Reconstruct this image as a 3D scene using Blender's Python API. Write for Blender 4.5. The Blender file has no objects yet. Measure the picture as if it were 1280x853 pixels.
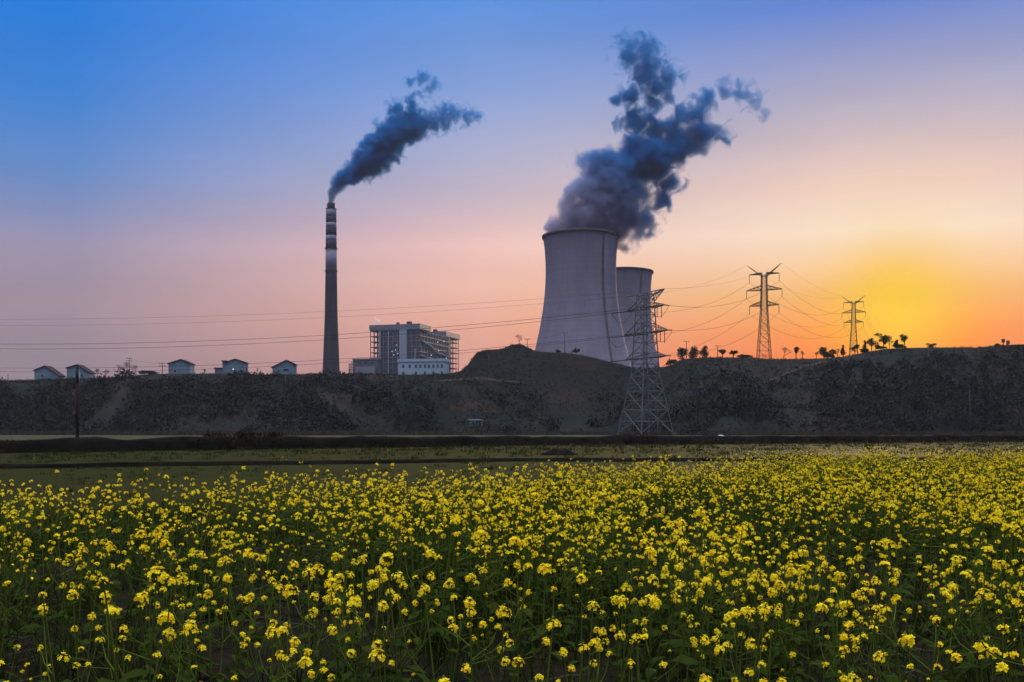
import bpy, bmesh, math, random
import numpy as np
from mathutils import Vector, Matrix, noise as mnoise

rnd = random.Random(7)
rng = np.random.default_rng(7)
PI = math.pi
sc = bpy.context.scene
COL = sc.collection
R = math.radians

def lin(c):
    return tuple(((v/255)/12.92 if v/255 <= 0.04045 else ((v/255+0.055)/1.055)**2.4) for v in c)

# ---------------------------------------------------------------- camera
F = 1244.4; HY = 541.0; CAMH = 1.25
cd = bpy.data.cameras.new('camera'); cam = bpy.data.objects.new('camera', cd); COL.objects.link(cam)
cd.sensor_width = 36; cd.lens = 35.0; cd.shift_y = (HY-426.5)/1280.0
cd.clip_start = 0.05; cd.clip_end = 12000
cam.location = (0, 0, CAMH); cam.rotation_euler = (PI/2, 0, 0)
sc.camera = cam

def P(x, y, D):
    return Vector(((x-640)/F*D, D, CAMH+(HY-y)/F*D))

# ---------------------------------------------------------------- sky
SUN_AZ = R(21.1); SUN_EL = R(6.9)
w = bpy.data.worlds.new('World'); sc.world = w; w.use_nodes = True
nt = w.node_tree; N = nt.nodes; L = nt.links; N.clear()
def nd(t, **kw):
    n = N.new(t)
    for k, v in kw.items(): setattr(n, k, v)
    return n
def mth(op, a, b=None, c=None):
    n = nd('ShaderNodeMath', operation=op)
    for i, v in enumerate((a, b, c)):
        if v is None: continue
        if isinstance(v, (int, float)): n.inputs[i].default_value = v
        else: L.new(v, n.inputs[i])
    return n.outputs[0]
tc = nd('ShaderNodeTexCoord'); sx = nd('ShaderNodeSeparateXYZ'); L.new(tc.outputs['Generated'], sx.inputs[0])
elev = mth('MULTIPLY', mth('ARCSINE', sx.outputs[2]), 180/PI/90)
az = mth('ARCTAN2', sx.outputs[0], sx.outputs[1])
phi = mth('MULTIPLY', mth('ARCCOSINE', mth('COSINE', mth('SUBTRACT', az, SUN_AZ))), 180/PI)
ZEN = 4.7  # unseen overhead sky, brightened beyond nature to light the flowers
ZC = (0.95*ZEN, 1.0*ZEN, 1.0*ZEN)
def ramp(stops):
    n = nd('ShaderNodeValToRGB'); cr = n.color_ramp; cr.interpolation = 'EASE' if False else 'LINEAR'
    while len(cr.elements) > 1: cr.elements.remove(cr.elements[-1])
    first = True
    for e, c in stops:
        c = lin(c) if max(c) > 20 else c
        c = tuple(v*0.5 for v in c)+(1,)
        if first: el = cr.elements[0]; el.position = e/90; first = False
        else: el = cr.elements.new(e/90)
        el.color = c
    L.new(elev, n.inputs[0]); return n.outputs[0]
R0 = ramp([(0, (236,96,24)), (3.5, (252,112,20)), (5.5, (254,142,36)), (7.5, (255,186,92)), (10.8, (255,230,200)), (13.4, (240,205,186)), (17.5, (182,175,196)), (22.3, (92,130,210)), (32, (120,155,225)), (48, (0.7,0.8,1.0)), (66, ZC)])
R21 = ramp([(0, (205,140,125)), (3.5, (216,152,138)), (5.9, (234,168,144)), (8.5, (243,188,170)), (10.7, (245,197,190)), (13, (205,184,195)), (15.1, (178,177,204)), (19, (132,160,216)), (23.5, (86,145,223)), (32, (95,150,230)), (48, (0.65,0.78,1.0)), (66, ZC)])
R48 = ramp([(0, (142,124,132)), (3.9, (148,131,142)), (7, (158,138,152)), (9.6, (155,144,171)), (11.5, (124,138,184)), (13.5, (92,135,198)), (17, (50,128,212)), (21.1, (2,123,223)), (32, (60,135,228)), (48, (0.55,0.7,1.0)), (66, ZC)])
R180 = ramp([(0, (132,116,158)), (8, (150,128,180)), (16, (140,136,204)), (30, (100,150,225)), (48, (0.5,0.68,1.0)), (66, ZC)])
def mixc(f, a, b):
    n = nd('ShaderNodeMix', data_type='RGBA'); n.clamp_factor = True
    L.new(f, n.inputs['Factor'])
    for v, s in ((a, n.inputs['A']), (b, n.inputs['B'])):
        if isinstance(v, tuple): s.default_value = v
        else: L.new(v, s)
    return n.outputs['Result']
def mr(v, a, b, smooth=True):
    n = nd('ShaderNodeMapRange'); n.interpolation_type = 'SMOOTHSTEP' if smooth else 'LINEAR'
    n.inputs['From Min'].default_value = a; n.inputs['From Max'].default_value = b
    L.new(v, n.inputs['Value']); return n.outputs[0]
col = mixc(mr(phi, 3, 23, False), R0, R21)
col = mixc(mr(phi, 23, 45, False), col, R48)
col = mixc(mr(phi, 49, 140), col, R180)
# the sun itself, veiled by the dusk haze, is a broad yellow glow
sd = (math.sin(SUN_AZ)*math.cos(SUN_EL), math.cos(SUN_AZ)*math.cos(SUN_EL), math.sin(SUN_EL))
vm = nd('ShaderNodeVectorMath', operation='DOT_PRODUCT'); L.new(tc.outputs['Generated'], vm.inputs[0]); vm.inputs[1].default_value = sd
ang = mth('MULTIPLY', mth('ARCCOSINE', mth('MINIMUM', vm.outputs['Value'], 1.0)), 180/PI)
g = mth('EXPONENT', mth('MULTIPLY', mth('POWER', mth('DIVIDE', ang, 3.0), 2.0), -1.0))
col = mixc(mth('MULTIPLY', g, 1.0), col, tuple(v*0.5 for v in lin((255,202,0)))+(1,))
# thin uneven haze layers in the sky
mpv = nd('ShaderNodeVectorMath', operation='MULTIPLY'); L.new(tc.outputs['Generated'], mpv.inputs[0]); mpv.inputs[1].default_value = (2.2, 2.2, 13)
nzs = nd('ShaderNodeTexNoise'); nzs.inputs['Scale'].default_value = 1.6; nzs.inputs['Detail'].default_value = 5; L.new(mpv.outputs[0], nzs.inputs['Vector'])
hz = nd('ShaderNodeMapRange'); L.new(nzs.outputs[0], hz.inputs['Value']); hz.inputs['From Min'].default_value = .3; hz.inputs['From Max'].default_value = .7; hz.inputs['To Min'].default_value = .95; hz.inputs['To Max'].default_value = 1.05
vsc = nd('ShaderNodeVectorMath', operation='SCALE'); L.new(col, vsc.inputs[0]); L.new(hz.outputs[0], vsc.inputs['Scale']); col = vsc.outputs[0]
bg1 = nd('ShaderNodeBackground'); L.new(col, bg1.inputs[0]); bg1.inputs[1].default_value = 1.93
sky = nd('ShaderNodeTexSky', sky_type='NISHITA'); sky.sun_disc = False; sky.sun_elevation = SUN_EL; sky.sun_rotation = SUN_AZ
bg2 = nd('ShaderNodeBackground'); L.new(sky.outputs[0], bg2.inputs[0]); bg2.inputs[1].default_value = 0.001
ad = nd('ShaderNodeAddShader'); L.new(bg1.outputs[0], ad.inputs[0]); L.new(bg2.outputs[0], ad.inputs[1])
wo = nd('ShaderNodeOutputWorld'); L.new(ad.outputs[0], wo.inputs[0])

# ---------------------------------------------------------------- sun and exposure
sl = bpy.data.lights.new('sun', 'SUN'); sl.energy = 3.0; sl.angle = R(4); sl.color = (1, 0.70, 0.40)
so = bpy.data.objects.new('sun', sl); COL.objects.link(so); so.location = Vector(sd)*500
so.rotation_euler = Vector(sd).to_track_quat('Z', 'Y').to_euler()
sc.view_settings.view_transform = 'Standard'; sc.view_settings.look = 'None'
sc.view_settings.exposure = 0; sc.view_settings.gamma = 1; sc.view_settings.use_curve_mapping = False
cy = sc.cycles
cy.use_denoising = True; cy.max_bounces = 6; cy.diffuse_bounces = 3; cy.glossy_bounces = 2; cy.transmission_bounces = 4
cy.volume_bounces = 2; cy.transparent_max_bounces = 8; cy.volume_max_steps = 256; cy.volume_step_rate = 1.0
cy.sample_clamp_indirect = 6; cy.use_adaptive_sampling = True

# ---------------------------------------------------------------- helpers
def mat(name, c, rough=0.9, c2=None, scale=1.0, detail=5, c3=None, scale3=0.2, metallic=0, transl=0.0, bump=0, lo=0.35, hi=0.65, spec=0.3, stretch=None):
    m = bpy.data.materials.new(name); m.use_nodes = True
    t = m.node_tree; b = t.nodes['Principled BSDF']
    b.inputs['Base Color'].default_value = (*c, 1); b.inputs['Roughness'].default_value = rough
    b.inputs['Metallic'].default_value = metallic; b.inputs['Specular IOR Level'].default_value = spec if rough < .85 else min(spec, .02)
    out = None
    geo = t.nodes.new('ShaderNodeNewGeometry'); src = geo.outputs['Position']
    if stretch:
        mp = t.nodes.new('ShaderNodeVectorMath'); mp.operation = 'MULTIPLY'; t.links.new(src, mp.inputs[0]); mp.inputs[1].default_value = stretch; src = mp.outputs[0]
    def noise_mix(prev, cc, s, dt):
        nz = t.nodes.new('ShaderNodeTexNoise'); nz.inputs['Scale'].default_value = s; nz.inputs['Detail'].default_value = dt; nz.inputs['Roughness'].default_value = 0.62
        t.links.new(src, nz.inputs['Vector'])
        mp = t.nodes.new('ShaderNodeMapRange'); mp.inputs['From Min'].default_value = lo; mp.inputs['From Max'].default_value = hi
        t.links.new(nz.outputs[0], mp.inputs['Value'])
        mx = t.nodes.new('ShaderNodeMix'); mx.data_type = 'RGBA'; t.links.new(mp.outputs[0], mx.inputs['Factor'])
        if isinstance(prev, tuple): mx.inputs['A'].default_value = (*prev, 1)
        else: t.links.new(prev, mx.inputs['A'])
        mx.inputs['B'].default_value = (*cc, 1)
        return mx.outputs['Result'], nz
    cur = c
    if c2: cur, nz = noise_mix(cur, c2, scale, detail)
    if c3: cur, nz3 = noise_mix(cur, c3, scale3, 4)
    if not isinstance(cur, tuple): t.links.new(cur, b.inputs['Base Color'])
    if bump and c2:
        bp = t.nodes.new('ShaderNodeBump'); bp.inputs['Strength'].default_value = bump; bp.inputs['Distance'].default_value = 0.1
        t.links.new(nz.outputs[0], bp.inputs['Height']); t.links.new(bp.outputs[0], b.inputs['Normal'])
    if transl:
        tr = t.nodes.new('ShaderNodeBsdfTranslucent'); mx = t.nodes.new('ShaderNodeMixShader'); mx.inputs[0].default_value = transl
        if isinstance(cur, tuple): tr.inputs[0].default_value = (*cur, 1)
        else: t.links.new(cur, tr.inputs[0])
        o = t.nodes['Material Output']
        t.links.new(b.outputs[0], mx.inputs[1]); t.links.new(tr.outputs[0], mx.inputs[2]); t.links.new(mx.outputs[0], o.inputs[0])
    return m

class MB:
    def __init__(s): s.v = []; s.f = []; s.m = []
    def add(s, vs, fs, mi=0):
        o = len(s.v); s.v += [tuple(p) for p in vs]
        for f in fs: s.f.append(tuple(o+i for i in f)); s.m.append(mi)
    def box(s, a, b, mi=0):
        x0, y0, z0 = a; x1, y1, z1 = b
        s.add([(x0,y0,z0),(x1,y0,z0),(x1,y1,z0),(x0,y1,z0),(x0,y0,z1),(x1,y0,z1),(x1,y1,z1),(x0,y1,z1)],
              [(3,2,1,0),(4,5,6,7),(0,1,5,4),(1,2,6,5),(2,3,7,6),(3,0,4,7)], mi)
    def tube(s, pts, rad, n=5, mi=0, cap=True):
        pts = [Vector(p) for p in pts]
        if isinstance(rad, (int, float)): rad = [rad]*len(pts)
        vs = []
        for i, p in enumerate(pts):
            d = (pts[min(i+1, len(pts)-1)]-pts[max(i-1, 0)])
            d = d.normalized() if d.length > 1e-9 else Vector((0,0,1))
            a = d.cross(Vector((0,0,1)))
            if a.length < 0.05: a = d.cross(Vector((1,0,0)))
            a.normalize(); b = d.cross(a)
            for k in range(n):
                t = 2*PI*k/n+0.3; vs.append(p+(a*math.cos(t)+b*math.sin(t))*rad[i])
        fs = []
        for i in range(len(pts)-1):
            for k in range(n):
                fs.append((i*n+k, i*n+(k+1)%n, (i+1)*n+(k+1)%n, (i+1)*n+k))
        if cap:
            fs.append(tuple(range(n-1, -1, -1))); fs.append(tuple((len(pts)-1)*n+k for k in range(n)))
        s.add(vs, fs, mi)
    def bar(s, a, b, wd=0.2, mi=0): s.tube([a, b], wd*0.7, 4, mi)
    def lathe(s, prof, n=48, mi=0, cap=True):
        vs = [(r*math.cos(2*PI*k/n), r*math.sin(2*PI*k/n), z) for r, z in prof for k in range(n)]
        fs = [(i*n+k, i*n+(k+1)%n, (i+1)*n+(k+1)%n, (i+1)*n+k) for i in range(len(prof)-1) for k in range(n)]
        s.add(vs, fs, mi)
    def prism(s, poly, y0, y1, mi=0):   # polygon in xz, counter-clockwise seen from -y
        n = len(poly)
        vs = [(x, y0, z) for x, z in poly]+[(x, y1, z) for x, z in poly]
        fs = [tuple(range(n)), tuple(range(2*n-1, n-1, -1))]+[(i, i+n, (i+1)%n+n, (i+1)%n) for i in range(n)]
        s.add(vs, fs, mi)
    def leafquad(s, p, size, nrm=None, mi=0, asp=0.6):
        n = Vector((rnd.gauss(0,1), rnd.gauss(0,1), rnd.gauss(0,1))) if nrm is None else nrm
        if n.length < 1e-6: n = Vector((0,0,1))
        n.normalize(); a = n.cross(Vector((rnd.gauss(0,1), rnd.gauss(0,1), rnd.gauss(0,1)))).normalized(); b = n.cross(a)
        a *= size*.5; b *= size*.5*asp; p = Vector(p)
        s.add([p-a, p-b, p+a, p+b], [(0,1,2,3)], mi)
    def build(s, name, m, parent=None, smooth=False, loc=None, yaw=0):
        me = bpy.data.meshes.new(name); me.from_pydata(s.v, [], s.f); me.update()
        for q in (m if isinstance(m, (list, tuple)) else [m]): me.materials.append(q)
        if isinstance(m, (list, tuple)): me.polygons.foreach_set('material_index', s.m)
        if smooth: me.polygons.foreach_set('use_smooth', [True]*len(me.polygons))
        o = bpy.data.objects.new(name, me); COL.objects.link(o)
        if parent: o.parent = parent
        if loc is not None: o.location = loc
        o.rotation_euler.z = yaw
        return o
    def arrays(s):
        return (np.array(s.v, float), np.array([f if len(f) == 4 else (*f, f[-1]) for f in s.f]), np.array(s.m))

def tag(o, label=None, cat=None, group=None, kind=None):
    if label: o['label'] = label
    if cat: o['category'] = cat
    if group: o['group'] = group
    if kind: o['kind'] = kind
    return o
def thing(name, label, cat, loc, yaw=0, group=None):
    o = bpy.data.objects.new(name, None); COL.objects.link(o); o.empty_display_size = 0.2
    o.location = loc; o.rotation_euler.z = yaw
    return tag(o, label, cat, group)

def mesh_np(name, V, Fq, mi, mats, smooth=False):
    me = bpy.data.meshes.new(name)
    me.vertices.add(len(V)); me.vertices.foreach_set('co', np.ascontiguousarray(V, dtype=np.float32).ravel())
    k = Fq.shape[1]
    me.loops.add(Fq.size); me.loops.foreach_set('vertex_index', np.ascontiguousarray(Fq, dtype=np.int32).ravel())
    me.polygons.add(len(Fq)); me.polygons.foreach_set('loop_start', np.arange(0, Fq.size, k, dtype=np.int32))
    for m in mats: me.materials.append(m)
    me.polygons.foreach_set('material_index', np.ascontiguousarray(mi, dtype=np.int32))
    if smooth: me.polygons.foreach_set('use_smooth', np.ones(len(Fq), dtype=bool))
    me.update(calc_edges=True)
    o = bpy.data.objects.new(name, me); COL.objects.link(o); return o

def scatter(name, temps, pos, mats, scale, tid=None, yaw=None, kind='stuff', tilt=0.0, zscale=None):
    n = len(pos); yaw = rng.uniform(0, 2*PI, n) if yaw is None else yaw
    tid = rng.integers(0, len(temps), n) if tid is None else tid
    Vs, Fs, Ms, off = [], [], [], 0
    for k, (V, Fq, M) in enumerate(temps):
        i = np.nonzero(tid == k)[0]
        if not len(i): continue
        c, s = np.cos(yaw[i])[:, None], np.sin(yaw[i])[:, None]
        X = (V[None,:,0]*c-V[None,:,1]*s); Y = (V[None,:,0]*s+V[None,:,1]*c); Z = np.repeat(V[None,:,2], len(i), 0)
        if tilt:
            tx = rng.normal(0, tilt, (len(i),1)); ty = rng.normal(0, tilt, (len(i),1)); X = X+Z*tx; Y = Y+Z*ty
        S = scale[i][:, None]; ZS = S if zscale is None else zscale[i][:, None]
        W = np.stack([X*S+pos[i,0,None], Y*S+pos[i,1,None], Z*ZS+pos[i,2,None]], -1).reshape(-1, 3)
        FF = (Fq[None]+(np.arange(len(i))*len(V))[:, None, None]).reshape(-1, 4)+off
        Vs.append(W); Fs.append(FF); Ms.append(np.tile(M, len(i))); off += len(W)
    o = mesh_np(name, np.concatenate(Vs), np.concatenate(Fs), np.concatenate(Ms), mats)
    if kind: o['kind'] = kind
    return o

def vnoise(x, y, seed=0):
    xi = np.floor(x).astype(np.int64); yi = np.floor(y).astype(np.int64); fx = x-xi; fy = y-yi
    fx = fx*fx*(3-2*fx); fy = fy*fy*(3-2*fy)
    def h(a, b):
        n = (a*374761393+b*668265263+seed*1442695041) & 0x7fffffff
        n = ((n ^ (n >> 13))*1274126177) & 0x7fffffff
        return ((n ^ (n >> 16)) & 0xffff)/65535.0
    return (h(xi,yi)*(1-fx)+h(xi+1,yi)*fx)*(1-fy)+(h(xi,yi+1)*(1-fx)+h(xi+1,yi+1)*fx)*fy
def fbm(x, y, oct=4, seed=0):
    s = 0; a = 0.5; t = 0
    for k in range(oct):
        s = s+a*vnoise(x*2**k, y*2**k, seed+k); t += a; a *= 0.5
    return s/t

# ---------------------------------------------------------------- terrain
SKX = np.array([-900,-300,0,40,60,100,130,163,176,200,240,300,330,370,400,440,480,520,560,575,585,595,607,627,640,651,660,670,685,700,720,740,760,780,790,805,830,840,850,865,880,900,940,960,1000,1030,1060,1075,1090,1110,1140,1170,1200,1220,1240,1260,1280,1500,2200.])
SKY = np.array([482,478,476,475,474,473.5,472.5,471,468.5,467.5,467.5,467,468.5,468.5,468,467,468.5,468.5,467.5,464.5,456,441,437.5,436.5,431,430,434.5,439.5,440.5,441,443,447,452,457,459,460,459,456,450,448,447,447,447,449,449,448,445.5,442,439,436,435,434.5,434.5,435,433,431.5,430.5,426,424.])
def ridgeD(u):
    return 365+18*np.sin(u/170.0+0.6)+np.interp(u, [0,560,640,760,860,1000,1280], [0,0,35,25,10,-10,-15])
def footD(u):
    return 298+14*np.sin(u/95.0+1)+8*np.sin(u/37.0)+np.interp(u, [0,400,560,700,800,900,1280], [0,-4,16,22,20,0,-12])
def gz(X, Y):     # the fields: flat, a raised terrace beyond the bank
    b = bankY(X)
    t = np.clip((Y-b-1.0)/3.0, 0, 1)
    return 0.5*t*t*(3-2*t)+0.05*(fbm(X*0.25, Y*0.25, 3, 5)-0.5)
def bankY(X): return np.interp(X, [-300,-32,0,72.5,400], [40,60.5,97,140,200])
def bundY(X): return np.interp(X, [-200,-17.5,0,23.7,200], [20,35.0,43.5,45.0,60])
def zhill(X, Y):
    X = np.asarray(X, float); Y = np.asarray(Y, float)
    u = 640+F*X/np.maximum(Y, 1)
    s = (HY-np.interp(u, SKX, SKY))/F
    Dr = ridgeD(u); Df = footD(u)
    t = (Y-Df)/(Dr-Df)
    Zr = CAMH+s*Dr
    kn = np.interp(u, [0,520,600,700,830,900,1280], [1,1,0.25,0,0.2,0.8,1.0])    # bluff (1) or a gentle slope (0)
    tt = np.clip(t, 0, 1)
    pb = 0.84*np.clip(tt/0.5, 0, 1)**0.85; pb = np.where(tt > 0.5, 0.84+0.16*((tt-0.5)/0.5), pb)
    pg = 0.72*tt**1.25+0.28*tt**3
    n = fbm(X*0.06, Y*0.05, 4, 11)-0.5
    gul = np.abs(fbm(u/46.0, Y*0.012, 3, 21)-0.5)*2
    prof = (pb*kn+pg*(1-kn))
    bell = np.clip(4*tt*(1-tt), 0, 1)
    z = 0.5+(Zr-0.5)*prof-bell*(8.5*gul*(.35+.65*kn)+0.8)+bell*6.5*n
    sight = CAMH+s*Y
    z = np.where(t < 1, np.minimum(z, sight-0.02), z)
    q = np.clip((Y-Dr)/45.0, 0, 1); back = CAMH+s*Y*(1-0.035*q*q*(3-2*q))
    far = np.clip((Y-950)/300.0, 0, 1)
    z = np.where(t >= 1, back*(1-far)-5*far, z)
    base = 0.35+1.2*np.clip((Y-255)/45.0, 0, 1)*0
    return np.where(t < 0, -1.0*np.clip(-t*6, 0, 1)+0.35, z)
def zt(x, y): return float(zhill(np.array([x]), np.array([y]))[0])
def on_ridge(u, back=2.0):
    D = float(ridgeD(np.array([float(u)]))[0])+back; X = (u-640)/F*D
    return Vector((X, D, zt(X, D)))
def on_slope(u, y):
    best = None
    d0 = float(footD(np.array([float(u)]))[0]); d1 = float(ridgeD(np.array([float(u)]))[0])
    D_ = np.linspace(d0, d1, 300); X_ = (u-640)/F*D_; Z_ = zhill(X_, D_); k = np.nonzero(HY-(Z_-CAMH)/D_*F <= y)[0]
    if len(k): return Vector((float(X_[k[0]]), float(D_[k[0]]), float(Z_[k[0]])))
    return Vector(((u-640)/F*d1, d1, zt((u-640)/F*d1, d1)))

M_soil = mat('soil', (0.020,0.015,0.011), c2=(0.045,0.034,0.024), scale=3.0, detail=8, bump=0.6)
def ground_material():
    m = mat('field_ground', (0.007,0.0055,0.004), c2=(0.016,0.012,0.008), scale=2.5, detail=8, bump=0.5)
    t = m.node_tree; b = t.nodes['Principled BSDF']; soil = b.inputs['Base Color'].links[0].from_socket
    at = t.nodes.new('ShaderNodeAttribute'); at.attribute_name = 'zone'
    sp = t.nodes.new('ShaderNodeSeparateColor'); t.links.new(at.outputs['Color'], sp.inputs[0])
    geo = t.nodes.new('ShaderNodeNewGeometry')
    def nz(s, det=6):
        q = t.nodes.new('ShaderNodeTexNoise'); q.inputs['Scale'].default_value = s; q.inputs['Detail'].default_value = det; q.inputs['Roughness'].default_value = 0.7
        t.links.new(geo.outputs['Position'], q.inputs['Vector']); return q.outputs[0]
    def mx(f, a, bb):
        q = t.nodes.new('ShaderNodeMix'); q.data_type = 'RGBA'; t.links.new(f, q.inputs['Factor'])
        for v, s_ in ((a, q.inputs['A']), (bb, q.inputs['B'])):
            if isinstance(v, tuple): s_.default_value = (*v, 1)
            else: t.links.new(v, s_)
        return q.outputs['Result']
    def rg(v, a, bb):
        q = t.nodes.new('ShaderNodeMapRange'); q.inputs['From Min'].default_value = a; q.inputs['From Max'].default_value = bb; t.links.new(v, q.inputs['Value']); return q.outputs[0]
    grass = mx(rg(nz(1.3), 0.35, 0.7), (0.010,0.014,0.001), (0.019,0.022,0.002))
    grass = mx(rg(nz(0.16), 0.42, 0.68), grass, (0.020,0.017,0.004))
    dry = mx(rg(nz(0.12), 0.35, 0.65), (0.055,0.048,0.032), (0.036,0.038,0.02))
    c = mx(sp.outputs[0], soil, grass); c = mx(sp.outputs[1], c, dry)
    t.links.new(c, b.inputs['Base Color'])
    return m
def build_ground():
    xs = np.unique(np.concatenate([np.linspace(-4000,-400,13), np.linspace(-400,-60,60), np.linspace(-60,80,280), np.linspace(80,400,50), np.linspace(400,4000,13)]))
    ys = np.unique(np.concatenate([np.linspace(-3000,-20,12), np.linspace(-20,60,260), np.linspace(60,160,150), np.linspace(160,330,40), np.linspace(330,6000,14)]))
    X, Y = np.meshgrid(xs, ys); Z = gz(X, Y)
    V = np.stack([X, Y, Z], -1).reshape(-1, 3); nx = len(xs)
    i = np.arange((len(ys)-1)*nx).reshape(len(ys)-1, nx)[:, :-1].ravel()
    Fq = np.stack([i, i+1, i+1+nx, i+nx], -1)
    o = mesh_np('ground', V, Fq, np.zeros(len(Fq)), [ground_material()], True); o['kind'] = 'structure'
    x, y = V[:,0], V[:,1]
    edge = farY(x, y)+fbm(x*0.4, y*0.4, 3, 3)*3-1.5
    grass = np.clip((y-edge)/2.0, 0, 1); dry = np.clip((y-bankY(x)-2)/6, 0, 1)
    at = o.data.color_attributes.new('zone', 'FLOAT_COLOR', 'POINT')
    at.data.foreach_set('color', np.stack([grass, dry, grass*0, grass*0+1], -1).astype(np.float32).ravel())
def farY(x, y):
    u = 640+F*x/np.maximum(y, 0.5)
    return np.interp(u, [0,300,640,850,1000,1280], [13.0,14.5,18,22.5,31,34])
build_ground()

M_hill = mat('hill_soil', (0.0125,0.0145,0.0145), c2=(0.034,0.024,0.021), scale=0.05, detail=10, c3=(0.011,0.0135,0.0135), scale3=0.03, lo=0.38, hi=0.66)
def build_hill():
    us = np.arange(-700, 1981, 4.0)
    ts = np.concatenate([np.linspace(-0.2, 1.0, 66), np.linspace(1.03, 2.0, 16)])
    U, T = np.meshgrid(us, ts)
    Dr = ridgeD(U); Df = footD(U)
    D = Df+T*(Dr-Df)
    extra = np.array([520,600,700,800,900,1000,1120,1260,1400.])
    D2 = np.repeat(extra[:, None], len(us), 1); U2 = np.repeat(us[None], len(extra), 0)
    D = np.concatenate([D, D2]); U = np.concatenate([U, U2])
    X = (U-640)/F*D; Z = zhill(X, D)
    V = np.stack([X, D, Z], -1).reshape(-1, 3); nx = len(us); ny = D.shape[0]
    i = np.arange((ny-1)*nx).reshape(ny-1, nx)[:, :-1].ravel()
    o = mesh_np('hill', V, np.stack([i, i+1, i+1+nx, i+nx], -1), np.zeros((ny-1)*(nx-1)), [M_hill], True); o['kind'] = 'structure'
build_hill()

# field bank (dark earth step) and the low bund
def ridge_strip(name, fy, x0, x1, step, hgt, wid, m, seed):
    xs = np.arange(x0, x1, step); prof = np.array([(-1,0),(-0.72,0.6),(-0.45,0.95),(0,1.0),(0.5,0.9),(1,0.0)])
    V = []
    for x in xs:
        nn = fbm(np.array([x*0.35]), np.array([seed*3.3]), 4, seed)[0]
        y0 = float(fy(x)); h = hgt*(0.82+0.36*nn); 
        for k, (a, b) in enumerate(prof):
            j = fbm(np.array([x*1.1+k*7.7]), np.array([seed*1.7]), 3, seed+k)[0]-0.5
            V.append((x, y0+a*wid+j*wid*0.7, -0.06+b*h+(gz(np.array([x]), np.array([y0+a*wid]))[0])*(1 if a > 0.6 else 0)+j*h*0.25*(b > 0)))
    n = len(prof); i = np.array([q*n+k for q in range(len(xs)-1) for k in range(n-1)])
    o = mesh_np(name, np.array(V), np.stack([i, i+n, i+n+1, i+1], -1), np.zeros(len(i)), [m], True); o['kind'] = 'structure'; return o
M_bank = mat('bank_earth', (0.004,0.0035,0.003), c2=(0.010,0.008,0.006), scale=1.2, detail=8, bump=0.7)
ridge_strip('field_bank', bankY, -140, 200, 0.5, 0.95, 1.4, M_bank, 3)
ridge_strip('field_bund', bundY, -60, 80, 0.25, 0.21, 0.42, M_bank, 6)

# dirt path draped on the hill with the pines
M_path = mat('path_earth', (0.060,0.047,0.038), c2=(0.036,0.03,0.025), scale=0.5)
def hill_path(name, pts, w0, w1, m, seed, lift=.22):
    us = np.linspace(pts[0][0], pts[-1][0], 60) if abs(pts[-1][0]-pts[0][0]) > 4 else None
    V = []; n = 60
    for k in range(n):
        f = k/(n-1)*(len(pts)-1); i = min(int(f), len(pts)-2); f -= i
        u = pts[i][0]*(1-f)+pts[i+1][0]*f; y = pts[i][1]*(1-f)+pts[i+1][1]*f
        c = on_slope(u, y); g = math.sin(PI*k/(n-1))**.5
        d = Vector((-(pts[-1][1]-pts[0][1]), pts[-1][0]-pts[0][0]))      # image-plane normal of the run, laid on the slope
        d = d.normalized() if d.length else Vector((0,1))
        wa = (w0+(w1-w0)*vnoise(np.array([k*.35]), np.array([seed*1.0]), seed)[0])*g; wb = (w0+(w1-w0)*vnoise(np.array([k*.35]), np.array([seed+9.0]), seed)[0])*g
        for q in (-wa, 0, wb):
            X_, Y_ = c.x+d.x*q, c.y+abs(d.y)*q; V.append((X_, Y_, zt(X_, Y_)+lift))
    i = np.array([q*3+k for q in range(n-1) for k in range(2)])
    o = mesh_np(name, np.array(V), np.stack([i, i+3, i+4, i+1], -1), np.zeros(len(i)), [m], True); o['kind'] = 'structure'
M_red = mat('red_soil', (0.040,0.025,0.020), c2=(0.020,0.016,0.014), scale=.35, detail=7)
M_bare = mat('bare_slope_earth', (0.030,0.023,0.020), c2=(0.016,0.014,0.013), scale=.3, detail=7)
hill_path('eroded_soil', [(272,486),(290,492),(306,496)], .8, 3.2, M_bare, 2)
hill_path('eroded_soil', [(432,480),(455,488),(484,503)], .6, 2.6, M_bare, 3)
hill_path('eroded_soil', [(560,512),(590,508),(622,516)], .8, 3.0, M_red, 4)
hill_path('eroded_soil', [(980,502),(985,515),(990,528)], .6, 2.0, M_bare, 5)
hill_path('eroded_soil', [(1192,470),(1197,490),(1203,512)], .5, 2.0, M_red, 6)
hill_path('eroded_soil', [(1120,476),(1145,484),(1150,497)], .5, 2.4, M_bare, 7)
hill_path('dirt_path', [(530,478),(600,474),(660,480)], .5, 1.0, M_path, 8)
hill_path('dirt_path', [(935,487),(960,478),(985,467),(1005,459),(1030,454),(1052,450)], .9, 1.5, M_path, 1)

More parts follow.
